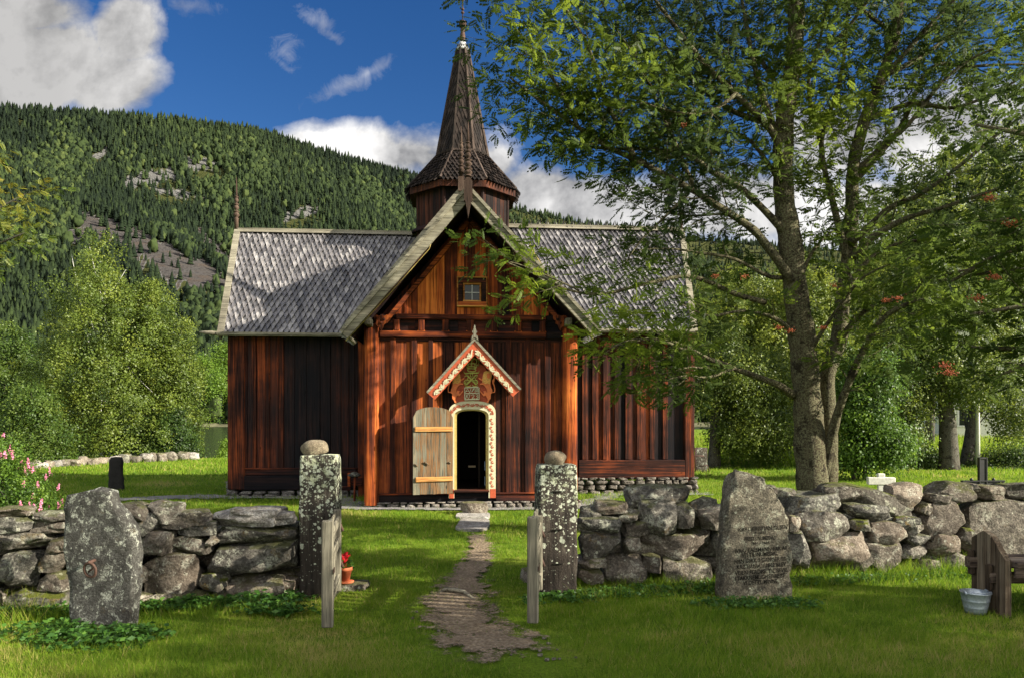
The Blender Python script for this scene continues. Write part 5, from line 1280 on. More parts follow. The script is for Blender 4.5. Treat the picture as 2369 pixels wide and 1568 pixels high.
D=22.0; c=P(1622,1070,D); rows=[(z,-.17,.17) for z in np.linspace(-.05,ZY(1035,D),8)]; vs,fs=loft(rows,.14,6,24,.006,1,.2); o=mk('headstone',vs,fs,M['standing'],None,(c.x,D,0)); tag(o,'grey square topped headstone beyond the right corner of the church','headstone')
mb=MB(); x0=c.x-.22
mb.tube([(x0-.05,D-.4,0),(x0-.05,D-.4,.75)],.02,6); mb.tube([(x0-.25,D-.4,.5),(x0+.2,D-.4,.5)],.02,6); mb.tube([(x0+.05,D-.4,.2),(x0+.3,D-.4,.22),(x0+.36,D-.4,.05)],.02,6); o=mb.build('rusty_cross',M['iron']); tag(o,'thin rusty iron grave cross beside the church corner','grave cross')
for (px,py,w_,h_,D,m,lab) in ((2120,1110,.5,.25,14,'rock_pale','pale low grave stone half hidden by leaves beyond the wall'),(1935,1108,.9,.22,12.5,'rock_pale','pinkish flat rock between the rowan trunk and the white cross'),(1722,1180,.45,.15,11.0,'rock_b','low stone sunk in the lawn behind the memorial')):
    vs,fs=rock_vf(w_,w_*.7,h_,int(px),8,.5,.1,5); o=mk('grave_rock',vs,fs,M[m],None,(GX(px,D),D,h_*.3)); tag(o,lab,'stone')
# boot scraper like post with a stone cap, next to the porch
fp_=F(820,1140,.9); wp=CO+Vector((fp_[0]*cT-.9*sT,fp_[0]*sT+.9*cT,0)); sh=empty('capped_post',wp); tag(sh,'short dark stake with a mushroom shaped cap against the church porch','stake')
mb=MB(); mb.tube([(0,0,0),(.01,0,.52)],.022,7); mb.build('stake',M['tar_z'],sh); mb=MB(); mb.lathe([(.0,.50),(.11,.51),(.135,.53),(.10,.56),(.04,.59),(0,.60)],n=12); mb.build('cap',M['rock_a'],sh)
# ---- far low stone wall on the left lawn
fw=empty('stone_wall',(GX(250,26),26,0)); tag(fw,'far low wall of pale field stones along the edge of the left lawn','stone wall')
xx_=60; k=0
while xx_<430:
    w_=random.uniform(14,30); D=float(np.interp(xx_,[60,430],[23.2,28.0])); y1=YH+HC*FPX/D; h=random.uniform(14,22)
    boulder(fw,xx_,y1-h,xx_+w_,y1+3,D,3000+k,random.choice(['rock_b','rock_pale','rock_b','rock_c']),dep=.5,n=6,boxy=.5); xx_+=w_*.9; k+=1
# ---- white house, pole
hs=empty('house',(29.0,43,0),R(-12)); tag(hs,'pale cream house half hidden by the trees at the far right','house')
M['house']=plain('pale painted boards',(.72,.70,.56),.6,.3,lo=.9); M['tile']=plain('grey roof tiles',(.20,.19,.18),.6,.3,lo=.5,scale=6)
mb=MB(); mb.box(-3.4,5,0,7,0,3.3); mb.prism([(-3.4,3.3),(5,3.3),(.8,5.2)],.1,6.9); mb.build('wall',M['house'],hs)
mb=MB(); mb.solid([(-3.8,-.4,3.2),(5.4,-.4,3.2),(5.4,3.5,5.4),(-3.8,3.5,5.4)],(0,.05,.12)); mb.solid([(5.4,7.4,3.2),(-3.8,7.4,3.2),(-3.8,3.5,5.4),(5.4,3.5,5.4)],(0,-.05,.12)); mb.build('roof',M['tile'],hs)
for x in (-2.0,.6,3.2):
    mb=MB(); frame(mb,x-.55,x+.55,1.0,2.3,.1,-.06,.0); f_=mb.build('window',M['whitepaint'],hs); mb=MB(); mb.box(x-.45,x+.45,-.02,.005,1.1,2.2); mb.build('pane',M['glass'],f_)
mb=MB(); mb.tube([(0,0,0),(0,0,3.6)],[.07,.05],8); mb.lathe([(.05,3.6),(.08,3.64),(0,3.72)],n=8); o=mb.build('flag_pole',M['whitepaint'],None,(GX(2262,24),24,0)); tag(o,'plain white pole among the trees in front of the pale house','pole')
# ---- paths and gravel: sheets with worn, broken edges
def sheet(name,pts_c,mat,z=.006,rnd=.0,cell=.09):
    """pts_c: list of (x,y,halfwidth) along a centre line -> grid mesh with 'tint' 0 at the edge, 1 inside"""
    vs=[];tn=[];fs=[];n=len(pts_c); nc=9; rows=[]
    # densify
    P_=[]
    for a,b in zip(pts_c[:-1],pts_c[1:]):
        m=max(1,int(math.hypot(b[0]-a[0],b[1]-a[1])/cell))
        for k in range(m): q=k/m; P_.append(tuple(a[i]+(b[i]-a[i])*q for i in range(3)))
    P_.append(pts_c[-1])
    for i,(x,y,h) in enumerate(P_):
        a=P_[max(i-1,0)]; b=P_[min(i+1,len(P_)-1)]; dx,dy=b[0]-a[0],b[1]-a[1]; l=math.hypot(dx,dy) or 1
        for j in range(nc):
            o_=(j/(nc-1)*2-1)*h*1.35; X,Y=x-dy/l*o_,y+dx/l*o_; vs.append((X,Y,float(ground_z(X,Y))+z)); e_=1-abs(j/(nc-1)*2-1); tn.append(min(e_*1.15,min(1,i/4),min(1,(len(P_)-1-i)/4)))
    m=len(P_); fs=[(i*nc+j,i*nc+j+1,(i+1)*nc+j+1,(i+1)*nc+j) for i in range(m-1) for j in range(nc-1)]
    return link(name,np_mesh(name,np.array(vs),np.array(fs),tint=tn,smooth=True),mat)
def sheetmat(name,c0,c1,c2,gs,edge=.5):
    t=NT(name,.95,.1); v=t.coord(); a=t.attr(); n=t.noise(v,gs,5,.75); n2=t.noise(v,3,5,.7); vo=t.voro(v,gs*.7)
    c=t.ramp(n,[(.3,c0),(.5,c1),(.7,c2)]); c=t.mix(.6,c,t.ramp(vo.outputs['Distance'],[(.0,1.1),(.5,.45)]),'MULTIPLY'); c=t.mix(.5,c,t.ramp(n2,[(.35,.55),(.6,1.1)]),'MULTIPLY'); t.col(c); t.bump(t.math('ADD',n,vo.outputs['Distance']),.7,.02)
    k=t.ramp(t.math('ADD',a,t.math('MULTIPLY',t.math('SUBTRACT',t.noise(v,4.5,9,.82),.5),3.4)),[(edge-.12,0.0),(edge+.16,1.0)])
    tr=t.new('ShaderNodeBsdfTransparent'); mx_=t.new('ShaderNodeMixShader'); t.l.new(k,mx_.inputs[0]); t.l.new(tr.outputs[0],mx_.inputs[1]); t.l.new(t.b.outputs[0],mx_.inputs[2]); t.l.new(mx_.outputs[0],t.out.inputs[0]); return t.mat
M['dirt']=sheetmat('worn dirt',(.15,.105,.065),(.32,.24,.155),(.48,.39,.27),40,.54); M['gravel']=sheetmat('gravel',(.13,.12,.115),(.34,.32,.30),(.56,.53,.50),75,.45)
def gpt(x,y,hw): D=GD(y); return (GX(x,D),D,hw/FPX*D)
PATH=[gpt(1098,1232,20),gpt(1112,1262,34),gpt(1110,1290,40),gpt(1085,1325,48),gpt(1065,1365,78),gpt(1050,1395,100),gpt(1065,1430,105),gpt(1100,1465,120),gpt(1160,1495,150),gpt(1240,1530,120)]
tag(sheet('dirt_path',PATH,M['dirt'],.022),kind='structure')
def L2W(x,y): return (CO.x+x*cT-y*sT, CO.y+x*sT+y*cT)
gv=[(-7.2,1.35,.25),(-5.6,1.9,.5),(-4.2,1.95,.28),(-2.9,1.75,.45),(-2.5,.9,.45),(-2.3,-.05,.35),(-1.9,-.30,.22),(-.6,-.34,.20),(.8,-.30,.20),(2.0,-.25,.25),(2.5,.6,.3),(3.0,1.6,.3),(5.3,1.65,.3)]
tag(sheet('gravel_path',[(*L2W(a,b),h) for a,b,h in gv],M['gravel'],.026),kind='structure')
mb=MB(); mb.tube([P(1015,1372,7.0)+Vector((0,0,-.0))]+[Vector((GX(x,D),D,z)) for x,D,z in ((1030,7.05,.025),(1050,7.0,.03),(1072,6.95,.028),(1098,6.75,.0))],[.015,.02,.022,.018,.012],6)
mb.v=[(x,y,min(z,.05)) for x,y,z in mb.v]; o=mb.build('tree_root',M['grey_x']); tag(o,'bare root crossing the worn dirt path inside the gate','root')
# asphalt lane beyond the trees on the right
lane=[(GX(1900,27),30,1.0),(GX(2050,25),27.5,1.1),(GX(2200,25),26.5,1.1),(GX(2600,26),26.5,1.2)]
M['lane']=plain('pale gravel lane',(.34,.33,.33),.9,.1,lo=.8); o=sheet('road',lane,M['lane'],.05,cell=1.0); tag(o,kind='structure')

# pebbles trodden into the path
mb=MB(); rp=random.Random(8)
for k in range(170):
    i=rp.randrange(len(PATH)-1); q=rp.random(); a,b=PATH[i],PATH[i+1]; X=a[0]+(b[0]-a[0])*q+rp.gauss(0,.5)*a[2]; Y=a[1]+(b[1]-a[1])*q; r_=rp.uniform(.006,.022)
    vs,fs=rock_vf(r_*2,r_*1.7,r_*1.1,5000+k,2,.4,.1,2); z_=float(ground_z(X,Y)); mb.add([v+Vector((X,Y,z_+.008+r_*.2)) for v in vs],fs,True)
tag(mb.build('pebbles',M['rock_b']),'small pebbles trodden into the dirt path','pebbles',kind='stuff')
rng=np.random.default_rng(21); random.seed(21)
M['rowan_leaf']=leafmat('rowan leaf',(.014,.030,.006),(.055,.092,.007),(.17,.23,.012),.55,.5,.15)
M['rowan_leaf_y']=leafmat('yellowing rowan leaf',(.035,.07,.010),(.08,.125,.012),(.22,.19,.02),.4)
M['birch_leaf']=leafmat('birch leaf',(.035,.06,.012),(.10,.145,.018),(.22,.26,.035),.4)
M['dark_leaf']=leafmat('dark bush leaf',(.02,.045,.010),(.055,.10,.014),(.12,.17,.022),.4)
M['fresh_leaf']=leafmat('fresh green leaf',(.04,.085,.012),(.095,.18,.018),(.19,.29,.03),.45)
def barkmat(name,base,dark,lich,band=0):
    t=NT(name,.9,.15); v=t.coord((1,1,.35)); v1=t.coord(); n=t.noise(v,9,6,.75); g=t.noise(v1,45,4,.75); w=t.noise(t.coord((3,3,14)) if band else v1,1.0 if band else 5,5,.7)
    c=t.ramp(n,[(.3,dark),(.55,base),(.75,tuple(q*1.4 for q in base))]); c=t.mix(t.ramp(g,[(.45,0.0),(.58,.85)]),c,lich); c=t.mix(t.ramp(w,[(.55,0.0),(.62,.85)]),c,dark)
    t.col(c); t.bump(t.math('ADD',n,g),.9,.03); return t.mat
M['rowan_bark']=barkmat('rowan bark',(.075,.058,.034),(.018,.013,.008),(.17,.165,.09)); M['birch_bark']=barkmat('birch bark',(.62,.60,.54),(.05,.045,.04),(.7,.68,.62),1); M['dark_bark']=barkmat('dark bark',(.07,.055,.04),(.02,.016,.012),(.13,.13,.10))
# pinnate leaf prototype: leaflets as bent diamonds along a drooping rachis (length 1)
def pinnate(r,npair=6):
    V=[];Fq=[]
    def ax(s): return np.array([s,0,-.22*s*s])
    items=[]
    for k in range(npair):
        s=.22+.72*k/npair
        for sg in (-1,1): items.append((s,sg*R(r.uniform(55,68)),.33*(1-.25*abs(k-2.5)/3),sg))
    items.append((.97,0,.26,0))
    for s,a,l,sg in items:
        o=ax(s); d=np.array([math.cos(a),math.sin(a),-.15-.25*s+r.uniform(-.1,.1)]); d/=np.linalg.norm(d); n_=np.array([-d[1],d[0],0]); n_/=np.linalg.norm(n_)+1e-9
        w_=l*.25; b=len(V); m=o+d*l*.5+np.array([0,0,.02])
        V+= [o, m+n_*w_, o+d*l, m-n_*w_]; Fq.append((b,b+1,b+2,b+3))
    b=len(V); V+=[ax(0),ax(0)+[0,.012,0],ax(.95)+[0,.006,0],ax(.95)]; Fq.append((b,b+1,b+2,b+3))
    return np.array(V),np.array(Fq)
PIN=[pinnate(rng) for _ in range(4)]
def place_leaves(name,pos,dirs,size,mat,parent,tint,loc=(0,0,0),proto=PIN,ups=None):
    pos=np.array(pos);dirs=np.array(dirs);n=len(pos); dirs/=np.linalg.norm(dirs,axis=1)[:,None]+1e-9
    up=(np.tile([0,0,.75],(n,1))+rng.normal(0,.75,(n,3))) if ups is None else ups; y=np.cross(up,dirs); y/=np.linalg.norm(y,axis=1)[:,None]+1e-9; z=np.cross(dirs,y)
    size=size*rng.uniform(.7,1.2,n); pk=rng.integers(0,len(proto),n); Vs=[];Fs=[];Ts=[];off=0
    for k,(tv,tf) in enumerate(proto):
        m=np.where(pk==k)[0]
        if not len(m): continue
        s=size[m][:,None,None]
        V=pos[m][:,None,:]+s*(tv[None,:,0,None]*dirs[m][:,None,:]+tv[None,:,1,None]*y[m][:,None,:]+tv[None,:,2,None]*z[m][:,None,:])
        Fs.append((tf[None]+(np.arange(len(m))*len(tv))[:,None,None]+off).reshape(-1,4)); off+=len(tv)*len(m); Vs.append(V.reshape(-1,3)); Ts.append(np.repeat(tint[m],len(tv)))
    V=np.concatenate(Vs)-np.array(loc); T_=np.clip(np.concatenate(Ts)+np.repeat(rng.normal(0,.04,len(V)//4+1),4)[:len(V)],0,1)
    return link(name,np_mesh(name,V,np.concatenate(Fs),tint=T_),mat,parent)
def poly_len(p): return [0]+list(np.cumsum([(p[i+1]-p[i]).length for i in range(len(p)-1)]))
def poly_at(p,L,s):
    for i in range(len(L)-1):
        if s<=L[i+1] or i==len(L)-2:
            q=(s-L[i])/max(L[i+1]-L[i],1e-6); return p[i].lerp(p[i+1],q),(p[i+1]-p[i]).normalized(),i,q
def smoothpoly(p,k=4):
    out=[]
    for i in range(len(p)-1):
        a=p[max(i-1,0)];b=p[i];c=p[i+1];d=p[min(i+2,len(p)-1)]
        for j in range(k):
            t=j/k; out.append(.5*((2*b)+(c-a)*t+(2*a-5*b+4*c-d)*t*t+(-a+3*b-3*c+d)*t**3))
    return out+[p[-1]]
rr=random.Random(4)
def rvec(): return Vector((rr.gauss(0,1),rr.gauss(0,1),rr.gauss(0,1))).normalized()
def grow(tree,p,r0,level,leaves,cfg):
    """sprout children along polyline p"""
    L=poly_len(p); tot=L[-1]; sp=cfg['sp'][level]; s=tot*cfg['start'][level]; ang=rr.uniform(0,6.28)
    while s<tot:
        q,t,i,_=poly_at(p,L,s); fr=s/tot
        ang+=2.4+rr.uniform(-.4,.4); o=t.orthogonal().normalized(); b=t.cross(o); side=o*math.cos(ang)+b*math.sin(ang)
        d=(t*.75+side*.8+Vector(cfg['bias'])*.35+rvec()*.15); 
        if level>0 or True: d.z=d.z*.8+.05
        d.normalize(); ln=cfg['len'][level]*(1-.45*fr)*rr.uniform(.6,1.2); rad=r0*(1-.7*fr)*cfg['rad'][level]
        pts=[q]; dd=d.copy()
        for k in range(4): dd=(dd+rvec()*.16+Vector((0,0,cfg['grav'][level]))).normalized(); pts.append(pts[-1]+dd*ln/4)
        tree.tube(pts,[rad,rad*.8,rad*.6,rad*.45,rad*.25],5 if level==0 else 3,True,False)
        if level+1<len(cfg['sp']): grow(tree,pts,rad,level+1,leaves,cfg)
        else:
            LL=poly_len(pts); u_=LL[-1]*.15; a2=rr.uniform(0,6)
            while u_<=LL[-1]:
                q2,t2,_,_=poly_at(pts,LL,u_); a2+=2.4; o2=t2.orthogonal().normalized(); b2=t2.cross(o2); ld=(t2*.5+(o2*math.cos(a2)+b2*math.sin(a2))*.9+Vector((0,0,.0))); ld.z*=.45; leaves.append((q2,ld)); u_+=cfg['leaf']
            leaves.append((pts[-1],dd))
        s+=sp*rr.uniform(.7,1.3)
ROW=dict(sp=[.185,.11],start=[.12,.12],len=[1.1,.5],rad=[.34,.38],grav=[-.01,-.03],leaf=.050,bias=(0,0,.2))
def px(pts,D0,D1=None,yo=0):
    D1=D0 if D1 is None else D1; n=len(pts); return smoothpoly([P(x,y,D0+(D1-D0)*i/max(n-1,1)) for i,(x,y) in enumerate(pts)])
TD=9.9
rt=empty('rowan_tree',(GX(1885,TD),TD,0)); tag(rt,'big two trunked rowan tree behind the right stone wall, spreading over the church roof','tree')
trunk=MB(); leaves=[]; nlev=12
def limb(pts,D0,D1,w0,w1,start=.2,g=True,cfg=ROW,lv=leaves,tk=None):
    tk=trunk if tk is None else tk
    p=px(pts,D0,D1); n=len(p); r=[(w0+(w1-w0)*(i/(n-1))**.8)/2/FPX*(D0+(D1-D0)*i/(n-1)) for i in range(n)]
    # slight lumps
    r=[q*(1+.06*math.sin(i*1.9)+.04*math.sin(i*.7)) for i,q in enumerate(r)]
    tk.tube(p,r,14 if w0>30 else 7,True,True)
    if g:
        c=dict(cfg); c['start']=[start]+cfg['start'][1:]; grow(tk,p,max(r[0]*.5,.03) if w0<30 else .035,0,lv,c)
    return p
limb([(1888,1290),(1882,1180),(1878,1100),(1872,1000),(1866,900),(1855,780),(1842,687),(1828,560),(1816,482),(1811,379),(1818,250),(1838,127),(1842,0),(1835,-150),(1820,-300)],TD,TD,84,28,.5)
limb([(1912,1290),(1912,1180),(1918,1080),(1915,985),(1914,867),(1940,790),(1950,687),(1965,585),(1970,482),(1975,380),(2000,280),(2040,180),(2075,60),(2085,-60),(2110,-260)],TD+.1,TD+.4,46,20,.45)
limb([(1905,1100),(1930,985),(1950,920),(1995,815),(2040,740),(2110,700),(2200,690)],TD,TD-1.2,26,8,.4)
LIMBS=[
 ([(1835,300),(1700,260),(1600,180),(1520,80),(1470,-40)],TD,9.9,16,4,.15),
 ([(1840,180),(1930,100),(2010,0),(2060,-100)],TD,9.3,14,4,.15),
 ([(2000,280),(2110,240),(2210,250),(2330,200),(2400,150)],TD+.3,9.6,14,4,.2),
 ([(2040,180),(2150,120),(2260,20),(2330,-80)],TD+.3,10.5,14,4,.15),
 ([(1950,687),(2010,600),(2090,560),(2180,560),(2280,540)],TD+.1,9.6,14,4,.2),
 ([(1842,640),(1770,560),(1690,500),(1600,500),(1520,490)],TD,9.8,12,3,.2),
 ([(1592,448),(1540,500),(1480,560),(1440,620)],9.4,9.0,9,2,.15),
 ([(1820,450),(1740,330),(1660,300),(1570,290)],TD,10.2,12,3,.15),
 ([(1828,660),(1822,636),(1765,558),(1729,522),(1611,446),(1480,375),(1410,343),(1338,296),(1265,245),(1205,200),(1180,180)],TD,8.6,26,4,.22),
 ([(1815,540),(1800,520),(1719,440),(1650,400),(1592,360),(1500,345),(1400,345),(1300,330)],TD,9.3,22,4,.25),
 ([(1465,360),(1410,250),(1393,211),(1364,118),(1330,55),(1296,0),(1270,-40)],9.1,8.8,14,4,.1),
 ([(1811,390),(1800,330),(1761,275),(1702,220),(1634,152),(1560,60),(1500,-20),(1440,-90)],TD,9.0,22,5,.2),
 ([(1812,350),(1770,240),(1740,130),(1720,20),(1700,-80)],TD,9.6,18,5,.2),
 ([(1836,915),(1800,890),(1714,857),(1645,832),(1578,807),(1518,784),(1465,790),(1410,805)],TD,8.2,20,3,.30),
 ([(1700,850),(1640,872),(1590,868),(1540,878)],9.0,8.2,8,2,.3),
 ([(1645,832),(1560,790),(1470,785),(1420,800)],8.9,7.6,7,2,.25),
 ([(1640,850),(1590,850),(1550,860),(1520,868)],8.9,7.7,6,2,.2),
 ([(1340,672),(1270,640),(1210,615),(1175,605)],8.5,8.0,5,2,.2),
 ([(1770,700),(1700,680),(1600,640),(1500,655),(1400,680),(1320,672),(1250,640),(1165,604)],TD,8.4,14,3,.35),
 ([(1826,640),(1780,640),(1700,600),(1620,585),(1540,575),(1470,580)],TD,9.2,12,3,.2),
 ([(1610,446),(1560,330),(1520,240),(1480,150),(1420,60),(1380,-20)],9.5,9.2,12,3,.1),
 ([(1338,296),(1290,200),(1240,130),(1200,75),(1165,40)],8.9,8.5,9,2,.15),
 ([(1700,220),(1640,260),(1560,260),(1470,230),(1400,200)],9.5,8.9,10,2,.1),
 ([(1820,250),(1760,140),(1660,80),(1600,-20)],TD+.1,10.4,14,3,.2),
 ([(1975,590),(1986,585),(2020,547),(2104,503),(2176,482),(2300,440),(2420,400)],TD+.2,8.8,22,5,.3),
 ([(1968,560),(1986,548),(2058,482),(2120,455),(2200,400),(2310,310),(2420,230)],TD+.2,8.9,20,5,.3),
 ([(1980,400),(2050,330),(2100,290),(2180,190),(2260,130),(2370,90)],TD+.3,9.4,16,4,.2),
 ([(1978,420),(2080,300),(2150,160),(2240,155),(2330,150),(2420,150)],TD+.3,10.3,14,4,.3),
 ([(2045,180),(2150,60),(2230,-20),(2320,-100)],TD+.3,9.6,14,4,.2),
 ([(2070,80),(1990,20),(1930,-40),(1880,-120)],TD+.4,10,12,4,.2),
 ([(1960,600),(1930,480),(1900,330),(1940,200),(1960,60),(1950,-60)],TD+.2,10.3,18,5,.2),
 ([(1842,687),(1870,600),(1920,540),(1990,520)],TD,10.2,12,3,.2),
 ([(1900,330),(1870,200),(1900,80),(1920,-30)],TD+.3,9.6,12,4,.1),
 ([(1940,790),(2000,720),(2080,690),(2180,640),(2260,620)],TD,9.0,16,4,.3),
 ([(1860,800),(1800,740),(1720,720),(1640,730),(1570,700)],TD,9.0,14,3,.3),
 ([(1870,820),(1920,740),(2000,640),(2100,600)],TD,8.6,12,3,.3),
]
AIRY=dict(ROW); AIRY.update(sp=[.27,.14])
THIN=dict(ROW); THIN.update(sp=[.27,.14],len=[.85,.42])
for pts,D0,D1,w0,w1,st_ in LIMBS: limb(pts,D0,D1,w0,w1,st_,True,THIN if (pts[-1][0]<1750 and pts[-1][1]>380) or pts[0][0]==1592 else (AIRY if pts[-1][0]>1850 else ROW))
tr_o=Vector(rt.location)
def finish_tree(root,trunkmb,lv,mat_b,mat_l,size,tmean=.45,tsd=.2,name_l='crown'):
    o=Vector(root.location); trunkmb.v=[tuple(Vector(v)-o) for v in trunkmb.v]; trunkmb.build('trunk',mat_b,root)
    pos=np.array([tuple(p) for p,_ in lv]); dr=np.array([tuple(d) for _,d in lv])
    tint=tmean+tsd*1.5*(np.sin(pos[:,0]*1.9)+np.sin(pos[:,2]*2.3+1)+np.sin(pos[:,1]*2.6))/2+rng.normal(0,.1,len(pos))
    place_leaves(name_l,pos,dr,size,mat_l,root,tint,tuple(o)); print('LEAVES',root.name,len(lv))
finish_tree(rt,trunk,leaves,M['rowan_bark'],M['rowan_leaf'],.165)
def berries(root,pts,mat,rad=.042,n=45):
    for p in pts:
        mb=MB(); 
        for k in range(n):
            c=Vector((rr.gauss(0,1)*rad*.6,rr.gauss(0,1)*rad*.6,rr.gauss(0,1)*rad*.35)); q=.0075
            mb.add([c+Vector(v)*q for v in ((1,0,0),(0,1,0),(-1,0,0),(0,-1,0),(0,0,1),(0,0,-1))],[(0,1,4),(1,2,4),(2,3,4),(3,0,4),(1,0,5),(2,1,5),(3,2,5),(0,3,5)],True)
        mb.build('berry_cluster',mat,root,tuple(Vector(p)-Vector(root.location)))
M['berry']=plain('orange berries',(.38,.085,.025),.4,.5,lo=.6,scale=60)
berries(rt,[P(x,y,D) for x,y,D in ((1828,765,9.0),(1801,757,9.0),(1905,758,9.0),(2078,690,8.6),(1450,765,8.4),(1405,798,8.2),(1580,290,9.0),(1400,180,8.8),(1930,660,9.2),(2050,695,8.8),(1655,640,9.1),(1720,640,9.1))],M['berry'])
# near rowan whose trunk stands just outside the right edge
r2=empty('rowan_tree',(6.3,6.4,0)); tag(r2,'nearer rowan with orange berries reaching in from the right edge above the bench','tree')
tk2=MB(); lv2=[]
NR=dict(ROW); NR.update(sp=[.21,.14],len=[.85,.42],leaf=.06)
tk2.tube([(6.3,6.4,-.1),(6.3,6.4,1.5),(6.4,6.5,3.2),(6.5,6.7,5.0)],[.2,.16,.13,.06],12)
for a,b,c_ in (((6.3,6.4,3.3),(5.0,6.2,3.9),(4.0,6.3,4.2)),((6.3,6.4,2.8),(5.0,6.9,3.3),(4.3,7.2,3.0)),((6.3,6.4,2.2),(5.2,6.8,2.3),(4.4,7.0,2.35)),((6.3,6.4,3.6),(5.4,6.2,4.4),(4.9,6.2,4.9)),((6.4,6.5,3.0),(5.3,6.6,3.55),(4.35,6.6,3.45)),((6.3,6.4,2.4),(5.4,6.5,2.75),(4.2,6.7,2.62)),((6.35,6.4,2.0),(5.3,6.6,2.35),(4.5,6.8,2.05)),((6.4,6.5,2.7),(5.5,7.0,3.1),(4.6,7.3,3.1)),((6.4,6.5,3.9),(5.6,6.6,4.7),(4.8,6.7,5.1)),((6.4,6.6,4.4),(5.6,7.2,5.6),(5.0,7.6,6.3)),((6.4,6.5,3.4),(6.2,5.2,4.2),(5.8,4.0,4.9)),((6.4,6.5,4.4),(7.4,6.2,5.2),(8.2,6.0,5.7)),((6.4,6.5,4.2),(6.2,7.4,5.4),(6.0,8.2,6.4)),((6.4,6.5,3.6),(7.0,5.2,4.6),(7.2,4.0,5.2))):
    p=smoothpoly([Vector(a),Vector(b),Vector(c_)]); tk2.tube(p,[.06*(1-.8*i/(len(p)-1)) for i in range(len(p))],7); c=dict(NR); c['start']=[.3,.22]; grow(tk2,p,.04,0,lv2,c)
finish_tree(r2,tk2,lv2,M['rowan_bark'],M['rowan_leaf'],.175,.35,.15)
berries(r2,[P(x,y,6.5) for x,y in ((2186,845),(2196,862),(2288,458),(2340,515),(2262,690),(2300,640))],M['berry'],.045,60)
# rowan at the left edge with yellowing leaves
r3=empty('rowan_tree',(-11.2,13.2,0)); tag(r3,'yellowing rowan whose leafy branches reach in at the left edge','tree')
tk3=MB(); lv3=[]; tk3.tube([(-11.2,13.2,-.1),(-11.2,13.2,2),(-11.1,13.2,4.2),(-11.0,13.1,6.2)],[.17,.14,.1,.04],10)
for a,b,c_ in (((-11.1,13.2,3.6),(-10.0,13.0,4.8),(-8.6,12.9,5.6)),((-11.1,13.2,3.5),(-10.0,12.8,4.3),(-8.9,12.6,4.9)),((-11.1,13.2,3.2),(-10.2,12.8,3.9),(-9.2,12.6,4.2)),((-11.1,13.2,3.9),(-10.2,13.0,5.2),(-9.3,12.8,6.2)),((-11.1,13.2,3.4),(-9.8,13.0,4.4),(-8.5,12.8,4.9)),((-11.1,13.2,3.8),(-10.5,12.8,5.6),(-9.9,12.6,6.3)),((-11.1,13.2,3.0),(-12.2,13.0,4.0),(-13.0,13.0,4.6)),((-11.0,13.2,4.4),(-11.8,14.0,5.6),(-12.2,14.6,6.4))):
    p=smoothpoly([Vector(a),Vector(b),Vector(c_)]); tk3.tube(p,[.05*(1-.8*i/(len(p)-1)) for i in range(len(p))],6); c=dict(ROW); c.update(start=[.25,.15],len=[.75,.4],sp=[.2,.13]); grow(tk3,p,.035,0,lv3,c)
finish_tree(r3,tk3,lv3,M['dark_bark'],M['rowan_leaf_y'],.16,.4,.2)

# ---- leafy trees built from leaf clouds
def leafquad(s=1.0):
    return (np.array([[0,0,0],[.5,.32,.05],[1,0,-.05],[.5,-.32,.05]])*s, np.array([[0,1,2,3]]))
LQ=[leafquad()]
def cloud(lobes, nclump, per, spread, droop, shell=.55):
    """lobes (x,y,z,rx,ry,rz) local; returns positions, directions"""
    lob=np.array(lobes,float); vol=lob[:,3]*lob[:,4]*lob[:,5]; pk=rng.choice(len(lob),nclump,p=vol/vol.sum())
    d=rng.normal(0,1,(nclump,3)); d/=np.linalg.norm(d,axis=1)[:,None]; rad=shell+(1-shell)*rng.uniform(0,1,nclump)**.6; rad=np.where(rng.uniform(0,1,nclump)<.25,rng.uniform(.1,1,nclump),rad)
    c=lob[pk,:3]+d*lob[pk,3:6]*rad[:,None]*(1+rng.normal(0,.08,nclump))[:,None]
    sp=np.array(spread)*rng.uniform(.6,1.4,(nclump,1)); pos=np.repeat(c,per,0)+rng.normal(0,1,(nclump*per,3))*np.repeat(sp,per,0)
    pos[:,2]-=np.abs(rng.normal(0,droop,len(pos))); dr=rng.normal(0,1,(len(pos),3)); dr[:,2]-=.6
    nrm=d*1.0+np.array([0,0,.45]); nrm=np.repeat(nrm/np.linalg.norm(nrm,axis=1)[:,None],per,0)+rng.normal(0,.42,(nclump*per,3))
    return pos,dr,np.repeat(rng.normal(0,.22,nclump),per),nrm
def leafy(name,lab,cat,loc,lobes,ncl,per,spread,droop,leaf,mat,bark,trunks,tmean=.45,group=None,limbs=10,crown='crown'):
    o=empty(name,loc); tag(o,lab,cat,group)
    ncl=int(ncl*1.25); per=int(per*1.9); leaf=leaf*.72
    pos,dr,tn,nrm=cloud(lobes,ncl,per,spread,droop); pos[:,2]=np.maximum(pos[:,2],.03)
    lobm=np.array(lobes)[:,:3].mean(0)
    tint=np.clip(tmean+tn+rng.normal(0,.035,len(pos)),0,1)
    # one leaf cloud mesh
    place_leaves(crown,pos,dr,leaf,mat,o,tint,(0,0,0),LQ,nrm)
    if trunks:
        mb=MB()
        for pts,r0,r1 in trunks:
            p=smoothpoly([Vector(q) for q in pts]); n=len(p); mb.tube(p,[r0+(r1-r0)*i/(n-1) for i in range(n)],8)
            for k in range(limbs):
                s=.25+.7*k/limbs; q=p[int(s*(n-1))]; l=lobes[rr.randrange(len(lobes))]; e_=Vector((l[0],l[1],l[2]))+Vector((rr.uniform(-1,1)*l[3],rr.uniform(-1,1)*l[4],rr.uniform(-.2,.8)*l[5]))*.75
                m=(q+e_)/2+Vector((0,0,-.06*(e_-q).length)) ; mb.tube(smoothpoly([q,m,e_],3),[r0*.22*(1-s)+.012]+[r0*.12*(1-s)+.007]*5+[.004],4)
        mb.build('trunk',bark,o)
    return o
